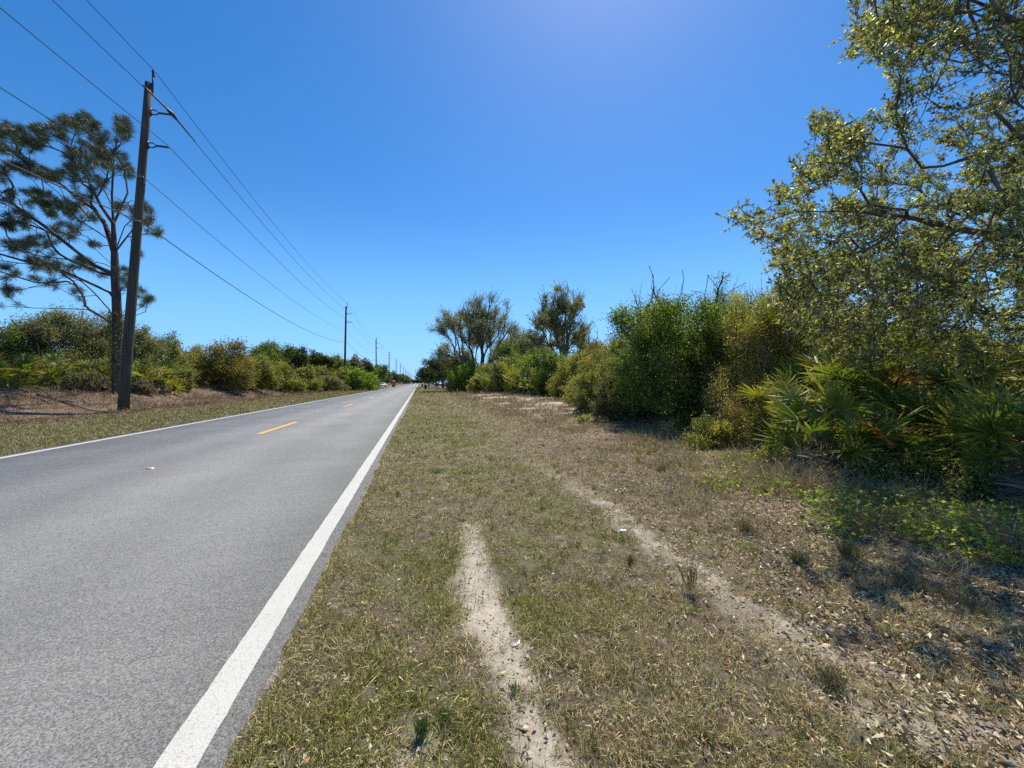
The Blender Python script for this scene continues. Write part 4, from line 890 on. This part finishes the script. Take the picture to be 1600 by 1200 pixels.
while yy < 900:
    xo = 7 + 4 * rl.random() + (3 if yy > 250 else 4); zc = xo * SY + yy * CY; xcam = xo * CY - yy * SY; pxx = 800 + F * xcam / zc
    S('roadside_tree', farlabel(yy, k, 'right'), 'tree', pxx, zc, 10 + yy * .01, 598 - (9 + 3 * rl.random()) / zc * F, [DARK, GREEN][k % 2], 500 + k, 1, FARR, trunk=.12, coverage=4)
    yy += 16 + yy * .07; k += 1
for k, (xo, yy, hh, pc) in enumerate([(-17, 700, 8.5, 'dark'), (-9.5, 712, 7, 'mid green'), (-3, 705, 8, 'dark'), (3.5, 715, 7.5, 'olive'), (10, 702, 9, 'dark')]):
    zc = xo * SY + yy * CY; xcam = xo * CY - yy * SY
    S('roadside_tree', ['leftmost tiny', 'second tiny', 'middle tiny', 'fourth tiny', 'rightmost tiny'][k] + ' ' + pc + ' tree closing the view at the very end of the road', 'tree', 800 + F * xcam / zc, zc, 11, 598 - (hh - 1.5) / zc * F, {'dark': DARK, 'olive': OLIVE}.get(pc, GREEN), 560 + k, 1, 'trees closing the end of the road', trunk=.05, coverage=5)
# dead branches beside the rust tinged oak
def dead_tree(px, z, top, seed, label, spreadx):
    rg = np.random.default_rng(seed); g0 = ground_at(px, z); H = CAM_H + (598 - top) / F * z - g0[2]
    A = np.array([[spreadx * (.3 + .7 * rg.random()) * (1 if rg.random() < .75 else -.5), rg.normal() * .5, H * (.55 + .45 * rg.random())] for _ in range(26)])
    P, pr, D = grow(np.array([[0, 0, 0.], [0, 0, H * .2], [.1, 0, H * .4]]), [-1, 0, 1], A, .35, .5, rg, .15); r = radii(P, pr, .09, .012)
    Vw, Fw = wood(P, pr, D, r, 5); e = empty('dead_tree', g0, label, 'dead tree', 'bare dead trees'); mk('trunk', Vw, Fw, M['bark'], e, None, True)
dead_tree(905, 28, 493, 81, 'bare dead branches poking up right of the rust tinged oak', 1.6)
dead_tree(1100, 15.5, 415, 82, 'thin bare branches standing above the vine covered bush', 1.2)
dead_tree(1015, 15.0, 418, 83, 'thin bare sprigs at the left top of the vine covered bush', 1.0)

# ------------------------------------------------------------------ grass tufts and stray things on the verge
def tuft(px, z, hh, n, cols, seed, label, spread=.05, wd=.004, name='grass_tuft', lean=.5):
    rg = np.random.default_rng(seed); g0 = ground_at(px, z); az = rg.random(n) * 6.283; el = math.pi / 2 - lean * rg.random(n)
    dd = np.stack([np.cos(az) * np.cos(el), np.sin(az) * np.cos(el), np.sin(el)], 1); a2 = rg.random(n) * 6.283; q = spread * rg.random(n)
    V, Fc = rhomb(np.stack([q * np.cos(a2), q * np.sin(a2), np.zeros(n)], 1), dd, hh * (.5 + .6 * rg.random(n)), np.full(n, wd), rg, .25, .15)
    o = mk(name, V, Fc, M['grass'], None, np.repeat(pal(n, rg, cols), 4, 0)); o.location = tuple(g0)
    tag(o, label, 'grass tuft', 'grass tufts standing out of the short verge grass')
GT = [(.12, .19, .05, 3), (.2, .26, .08, 1.5), (.07, .11, .03, 1.5)]
tuft(658, 1.66, .11, 110, GT, 1, 'bright green grass tuft on bare sand near the bottom of the photo', .03)
tuft(694, 1.74, .07, 50, GT, 2, 'smaller green grass tuft immediately right of the bright one', .03)
tuft(1078, 2.78, .30, 60, [(.09, .12, .03, 2), (.14, .15, .05, 1), (.12, .08, .04, 1)], 3, 'tall thin dark grass clump beside the right tyre track', .04, .004, lean=.45)
tuft(1300, 1.95, .11, 260, [(.24, .2, .12, 2), (.15, .15, .06, 2), (.3, .26, .17, 1)], 4, 'brown green bunch grass near the bottom right', .05, lean=.9)
tuft(1250, 3.2, .15, 200, [(.2, .19, .09, 2), (.12, .13, .05, 2)], 5, 'olive bunch grass right of the tall thin clump', .06, lean=.9)
tuft(1165, 3.9, .16, 200, [(.26, .19, .1, 2), (.15, .14, .05, 2)], 6, 'brownish bunch grass at the far side of the right tyre track', .07, lean=.9)
tuft(1325, 3.3, .22, 220, [(.2, .16, .09, 2), (.11, .13, .04, 2)], 7, 'bushy bunch grass on pale leaf litter by the vine', .08, lean=.9)
tuft(803, 1.90, .06, 60, GT, 8, 'little green sprig at the left side of the near tyre track', .03)
tuft(1035, 6.6, .2, 160, [(.28, .19, .1, 2), (.16, .15, .05, 1)], 9, 'tawny bunch grass on the dry strip before the twig thicket', .09, lean=.9)
tuft(985, 3.2, .12, 70, [(.2, .1, .05, 2), (.14, .13, .05, 1)], 10, 'reddish weed stem left of the tall thin clump', .02, lean=.4)
tuft(1420, 2.9, .13, 240, [(.2, .2, .08, 2), (.28, .23, .14, 2)], 12, 'dark shaded bunch grass under the oak at the right', .14, lean=1.0)
tuft(1510, 2.6, .12, 240, [(.2, .2, .08, 2), (.15, .12, .07, 2), (.25, .2, .13, .8)], 13, 'dark shaded bunch grass nearest the right edge', .16, lean=1.0)
# paper scrap in the track
g0 = ground_at(806, 2.25)
o = MB().add([(-.038, -.012, .004), (.02, -.014, .006), (.034, .03, .016), (.012, .008, .012), (-.038, -.012, .0025), (.02, -.014, .0045), (.034, .03, .0145), (.012, .008, .0105)],
             [(0, 1, 3), (1, 2, 3), (4, 7, 5), (5, 7, 6), (0, 4, 5, 1), (1, 5, 6, 2), (2, 6, 7, 3), (3, 7, 4, 0)]).build('paper_scrap', M['paper'])
o.location = tuple(g0); tag(o, 'torn white scrap lying on the sandy tyre track', 'litter')
rg = np.random.default_rng(4); g0 = ground_at(970, 3.93); V = []; Fc = []
for a in range(5):
    for b_ in range(4): V.append((-.06 + .03 * a + rg.normal() * .006, -.03 + .02 * b_, .012 + .025 * rg.random()))
for a in range(4):
    for b_ in range(3): Fc.append((a * 4 + b_, (a + 1) * 4 + b_, (a + 1) * 4 + b_ + 1, a * 4 + b_ + 1))
o = mk('crumpled_wrapper', V, Fc, M['paper']); o.location = tuple(g0)
sm = o.modifiers.new('t', 'SOLIDIFY'); sm.thickness = .002; o.data.materials.append(M['bluescrap'])
for k, p in enumerate(o.data.polygons): p.material_index = 1 if k in (0, 1, 4) else 0
tag(o, 'crumpled blue and white wrapper in the grass beside the right tyre track', 'litter')
# fallen sticks
def stick(px, z, L, r, ang, seed, label, mat='greybark'):
    rg = np.random.default_rng(seed); g0 = ground_at(px, z); pts = []
    for k in range(7):
        t = k / 6 - .5; x = L * t * math.cos(ang); y = L * t * math.sin(ang)
        hz = float(height(np.array([g0[0] + x]), np.array([g0[1] + y]))[0]) - g0[2]
        pts.append((x + rg.normal() * L * .012, y + rg.normal() * L * .012, hz + r + abs(rg.normal()) * .01 * L))
    o = MB().tube(pts, [r * (1 - .5 * k / 6) for k in range(7)], 6).build('fallen_branch', M[mat], None, True); o.location = tuple(g0)
    tag(o, label, 'fallen branch', 'fallen branches')
stick(118, 19.2, 3.6, .05, -.15, 1, 'long thin fallen branch lying left of the nearest pole foot', 'bark')
stick(30, 18.4, 2.6, .06, -.2, 2, 'fallen branch at the left edge of the photo below the palmettos', 'bark')
stick(1560, 4.3, 1.0, .008, .4, 3, 'pale bare stick lying on leaf litter at the right edge')
stick(1440, 5.3, 1.3, .008, -.5, 4, 'thin pale stick across the vine in front of the palmettos')
stick(1300, 6.2, 1.2, .012, .1, 5, 'thin grey stick lying before the grey skirted palmetto')

# ------------------------------------------------------------------ utility poles and wires
PX0, PY0, SPAN, NPOLE = -15.0, 24.2, 61.0, 15
HP = 17.3
def arm_offsets(): return [(.0, HP + .25), (1.05, HP - 1.55), (1.02, HP - 3.3)]
ORD = ['', '', '', '', '', '', 'seventh', 'eighth', 'ninth', 'tenth', 'eleventh', 'twelfth', 'thirteenth', 'fourteenth', 'fifteenth']
def pole(k):
    y = PY0 + SPAN * k; lean = 1.18 if k == 0 else (.35 if k == 1 else .1 * math.sin(k * 2.1))
    g = float(height(np.array([PX0]), np.array([y]))[0])
    words = ['nearest, leaning weathered wooden utility pole left of the road', 'second wooden utility pole along the left verge', 'third wooden utility pole, beside the white car', 'fourth wooden utility pole, just left of the orange toilet', 'fifth wooden utility pole, first one past the orange toilet', 'sixth wooden utility pole along the left verge']
    lab = 'nearest leaning wooden utility pole behind the left edge of view' if k < 0 else (words[k] if k < 6 else ORD[k] + ' utility pole counted from the nearest, in the thin row converging where the road ends')
    e = empty('utility_pole', (PX0, y, g), lab, 'utility pole', 'wooden utility poles along the road')
    n = 9; pts = [(lean * (t / (n - 1)), 0, -.3 * (t == 0) + HP * t / (n - 1)) for t in range(n)]
    MB().tube(pts, [.235 - .08 * t / (n - 1) for t in range(n)], 14).build('shaft', M['polewood'], e, True)
    lx = lambda h: lean * h / HP
    if k < 6:
        MB().tube([(lean + .17, -.03, HP - .55), (lean + .22, -.03, HP + .62)], [.045, .035], 8).build('pole_top_pin', M['darkmetal'], e, True)
        ins = MB(); z = HP + .3
        ins.tube([(lean + .22, -.03, HP + .30), (lean + .22, -.03, HP + .38), (lean + .22, -.03, HP + .46), (lean + .22, -.03, HP + .62), (lean + .22, -.03, HP + .70)], [.05, .075, .055, .075, .04], 10)
        ins.build('insulator', M['darkmetal'], e, True)
        for (dx, h) in ((1.05, HP - 1.5), (1.02, HP - 3.25)):
            x0 = lx(h) + .19
            br = MB().tube([(x0, 0, h + .12), (x0 + .22, 0, h + .12), (x0 + .38, 0, h + .02)], .028, 6).tube([(x0, 0, h - .12), (x0 + .22, 0, h - .12), (x0 + .38, 0, h - .02)], .028, 6)
            br.box(x0 - .03, x0 + .02, -.06, .06, h - .2, h + .2)
            br.build('bracket', M['darkmetal'], e)
            q = [x0 + .34 + (dx - .42) * t / 10 for t in range(11)]
            MB().tube([(xx, 0, h) for xx in q], [.035 if t % 2 else .062 for t in range(11)], 10).build('insulator', M['darkmetal'], e)
        for h in (HP - 5.1, HP - 7.4):
            MB().box(lx(h) - .02, lx(h) + .26, -.3, -.22, h - .05, h + .05, .01).tube([(lx(h) + .05, -.26, h), (lx(h) + .05, 0, h)], .02, 6).build('cable_clamp', M['metal'], e)
    return e, lean
POL = []
for k in range(-1, NPOLE): e, ln = pole(k); POL.append((PX0, PY0 + SPAN * k, ln))
WR = [(.22, HP + .68, 1.1, .017, 'wire', 'topmost power line running pole top to pole top'),
      (1.12, HP - 1.43, 1.15, .017, 'wire', 'second power line from the top, on the upper side bracket'),
      (1.10, HP - 3.18, 1.15, .017, 'wire', 'third power line from the top, on the lower side bracket'),
      (.24, HP - 5.1, 1.2, .016, 'wirel', 'thin pale cable clamped below the lower bracket'),
      (.26, HP - 7.4, 1.5, .026, 'wirel', 'lowest and thickest cable on the utility poles')]
for (dx, h, sag, rr, mt, lab) in WR:
    mb = MB(); pts = []
    for (x0, y0, l0), (x1, y1, l1) in zip(POL[:-1], POL[1:]):
        a = np.array([x0 + l0 * h / HP + dx, y0, h - .03]); b_ = np.array([x1 + l1 * h / HP + dx, y1, h - .03])
        for t in range(16):
            u = t / 16; p = a * (1 - u) + b_ * u; p[2] -= sag * 4 * u * (1 - u); pts.append(tuple(p))
    mb.tube(pts, rr, 5, False); o = mb.build('power_line' if mt == 'wire' else 'cable', M[mt])
    tag(o, lab, 'power line' if mt == 'wire' else 'cable', 'wires strung along the utility poles')
# the thick splice sleeve on the second line at the near pole
x0, y0, l0 = POL[1]; h = HP - 1.43; xx = x0 + l0 * h / HP + 1.12
o = MB().tube([(xx, y0 + d, h - .03 - .07 * abs(d)) for d in (-2.2, -1.6, -.5, -.2, 0, .2, .5, 1.6, 2.2)], [.025, .04, .045, .09, .11, .09, .045, .04, .025], 8).build('splice_sleeve', M['darkmetal'], None, True)
tag(o, 'thick dark sleeve wrapped round the power line at the nearest pole bracket', 'line sleeve')

# ------------------------------------------------------------------ roadside things far down the road
def portable_toilet(px, z):
    g0 = ground_at(px, z); e = empty('portable_toilet', g0, 'orange portable toilet with a pale roof at the left roadside', 'portable toilet', None, .1)
    MB().box(-.58, .58, -.58, .58, .08, 2.05, .04, (.96, .96)).build('cabin', M['orange'], e)
    MB().box(-.62, .62, -.62, .62, 0, .12, .03).build('base', M['rubber'], e)
    V = []; Fc = []
    for i in range(9):
        a = math.pi * i / 8
        for y in (-.58, .58): V.append((-.6 * math.cos(a), y, 2.053 + .30 * math.sin(a)))
    for i in range(8): Fc.append((2 * i, 2 * i + 2, 2 * i + 3, 2 * i + 1))
    Fc += [tuple(range(0, 18, 2))[::-1], tuple(range(1, 18, 2)), (0, 1, 17, 16)]
    MB().add(V, Fc).build('roof', M['roofw'], e)
    d = MB().box(-.36, .36, -.612, -.584, .15, 1.9, .006).build('door', M['orange'], e); MB().box(.24, .3, -.64, -.614, .95, 1.1, .005).build('handle', M['rubber'], d)
    MB().tube([(.45, .45, 2.0), (.45, .45, 2.6)], .05, 8).build('vent_pipe', M['rubber'], e)
portable_toilet(615, 138)
def wheelie_bin(px, z, lab, rz):
    e = empty('wheelie_bin', ground_at(px, z), lab, 'wheelie bin', 'dark wheelie bins by the driveway', rz)
    MB().box(-.27, .27, -.32, .32, .06, .98, .03, (1.12, 1.12)).build('body', M['bin'], e)
    MB().box(-.34, .34, -.40, .38, .985, 1.07, .03).build('lid', M['bin'], e)
    MB().tube([(-.28, .44, .98), (.28, .44, .98)], .02, 6).build('handle', M['bin'], e)
    for s in (-1, 1): MB().tube([(s * .30, .34, .12), (s * .36, .34, .12)], .12, 14).build('wheel', M['rubber'], e)
wheelie_bin(664.8, 90, 'nearer dark green wheelie bin on the grass by the road', .2)
wheelie_bin(659.8, 128, 'farther dark wheelie bin right at the road edge', -.1)
def car(px, z, lab, paintmat, rz, nm='parked_car'):
    e = empty(nm, ground_at(px, z), lab, 'car', None, rz)
    prof = [(-2.2, .35), (-2.25, .7), (-2.1, .92), (-1.5, .98), (-.9, 1.42), (.6, 1.45), (1.35, 1.0), (2.1, .9), (2.25, .7), (2.2, .35)]
    V = []; n = len(prof)
    for sgn in (-1, 1):
        for x, zz in prof: V.append((x, sgn * (.86 if zz < 1.1 else .68), zz))
    Fc = [tuple(range(n))[::-1], tuple(range(n, 2 * n))] + [(k, (k + 1) % n, n + (k + 1) % n, n + k) for k in range(n)]
    b = MB().add(V, Fc).build('body', M[paintmat], e)
    for sgn in (-1, 1): MB().add([(-1.15, sgn * .80, 1.04), (1.0, sgn * .80, 1.04), (.5, sgn * .705, 1.38), (-.82, sgn * .705, 1.38)], [(0, 1, 2, 3)]).build('side_window', M['glass'], e)
    MB().add([(1.31, -.66, 1.04), (1.31, .66, 1.04), (.72, .58, 1.40), (.72, -.58, 1.40)], [(0, 1, 2, 3)]).build('windscreen', M['glass'], e)
    MB().add([(-1.46, -.66, 1.03), (-1.46, .66, 1.03), (-.98, .58, 1.385), (-.98, -.58, 1.385)], [(3, 2, 1, 0)]).build('rear_window', M['glass'], e)
    for x in (-1.35, 1.4):
        for sgn in (-1, 1):
            w = MB().tube([(x, sgn * .70, .33), (x, sgn * .90, .33)], .33, 16).build('wheel', M['rubber'], e)
            MB().tube([(x, sgn * .895, .33), (x, sgn * .91, .33)], .2, 12).build('rim', M['metal'], w)
    for sgn in (-1, 1): MB().box(2.2, 2.262, sgn * .65 - .15, sgn * .65 + .15, .66, .80, .01).build('headlight', M['white'], e); MB().box(-2.27, -2.2, sgn * .68 - .12, sgn * .68 + .12, .7, .85, .01).build('tail_light', M['orange'], e)
car(686.5, 168, 'dark car parked in shade beyond the driveway on the right', 'blackpaint', .35)
car(697, 172, 'white car partly hidden right of the dark parked car', 'white', 1.2)
car(599, 140, 'white car parked off the left roadside by the orange toilet', 'white', 1.5)
# driveway posts with a rail, mailbox, grey marker
e = empty('timber_barrier', ground_at(683.7, 82), 'low brown timber post and rail beside the driveway', 'barrier')
a = ground_at(674.5, 88) - ground_at(683.7, 82)
MB().box(-.06, .06, -.06, .06, -.1, .85, .01).build('post', M['wood'], e)
MB().box(a[0] - .06, a[0] + .06, a[1] - .06, a[1] + .06, -.1, .8, .01).build('post', M['wood'], e)
MB().tube([(0, -.08, .62), (a[0], a[1] - .08, .58)], .08, 6).build('rail', M['wood'], e)
e = empty('mailbox', ground_at(602.5, 128), 'dark mailbox on a post between the white car and the orange toilet', 'mailbox')
MB().box(-.05, .05, -.05, .05, -.1, 1.05, .01).build('post', M['wood'], e); MB().box(-.12, .12, -.28, .28, 1.053, 1.3, .05).build('box', M['darkmetal'], e)
e = empty('marker_post', ground_at(714.4, 43.5), 'short grey marker post standing in the dry brush on the right', 'marker post')
MB().box(-.06, .06, -.045, .045, -.1, .80, .015).build('post', M['greypost'], e); MB().box(-.075, .075, -.06, .06, .802, .86, .01).build('cap', M['greypost'], e)
x0, y0, _ = ground_at(700, 95)
o = strip('driveway', -.3, 20, 96.5, 101, .002, M['oldasphalt'])
o.data.materials[0] = paint('driveway_sand', (.45, .41, .34), .95)
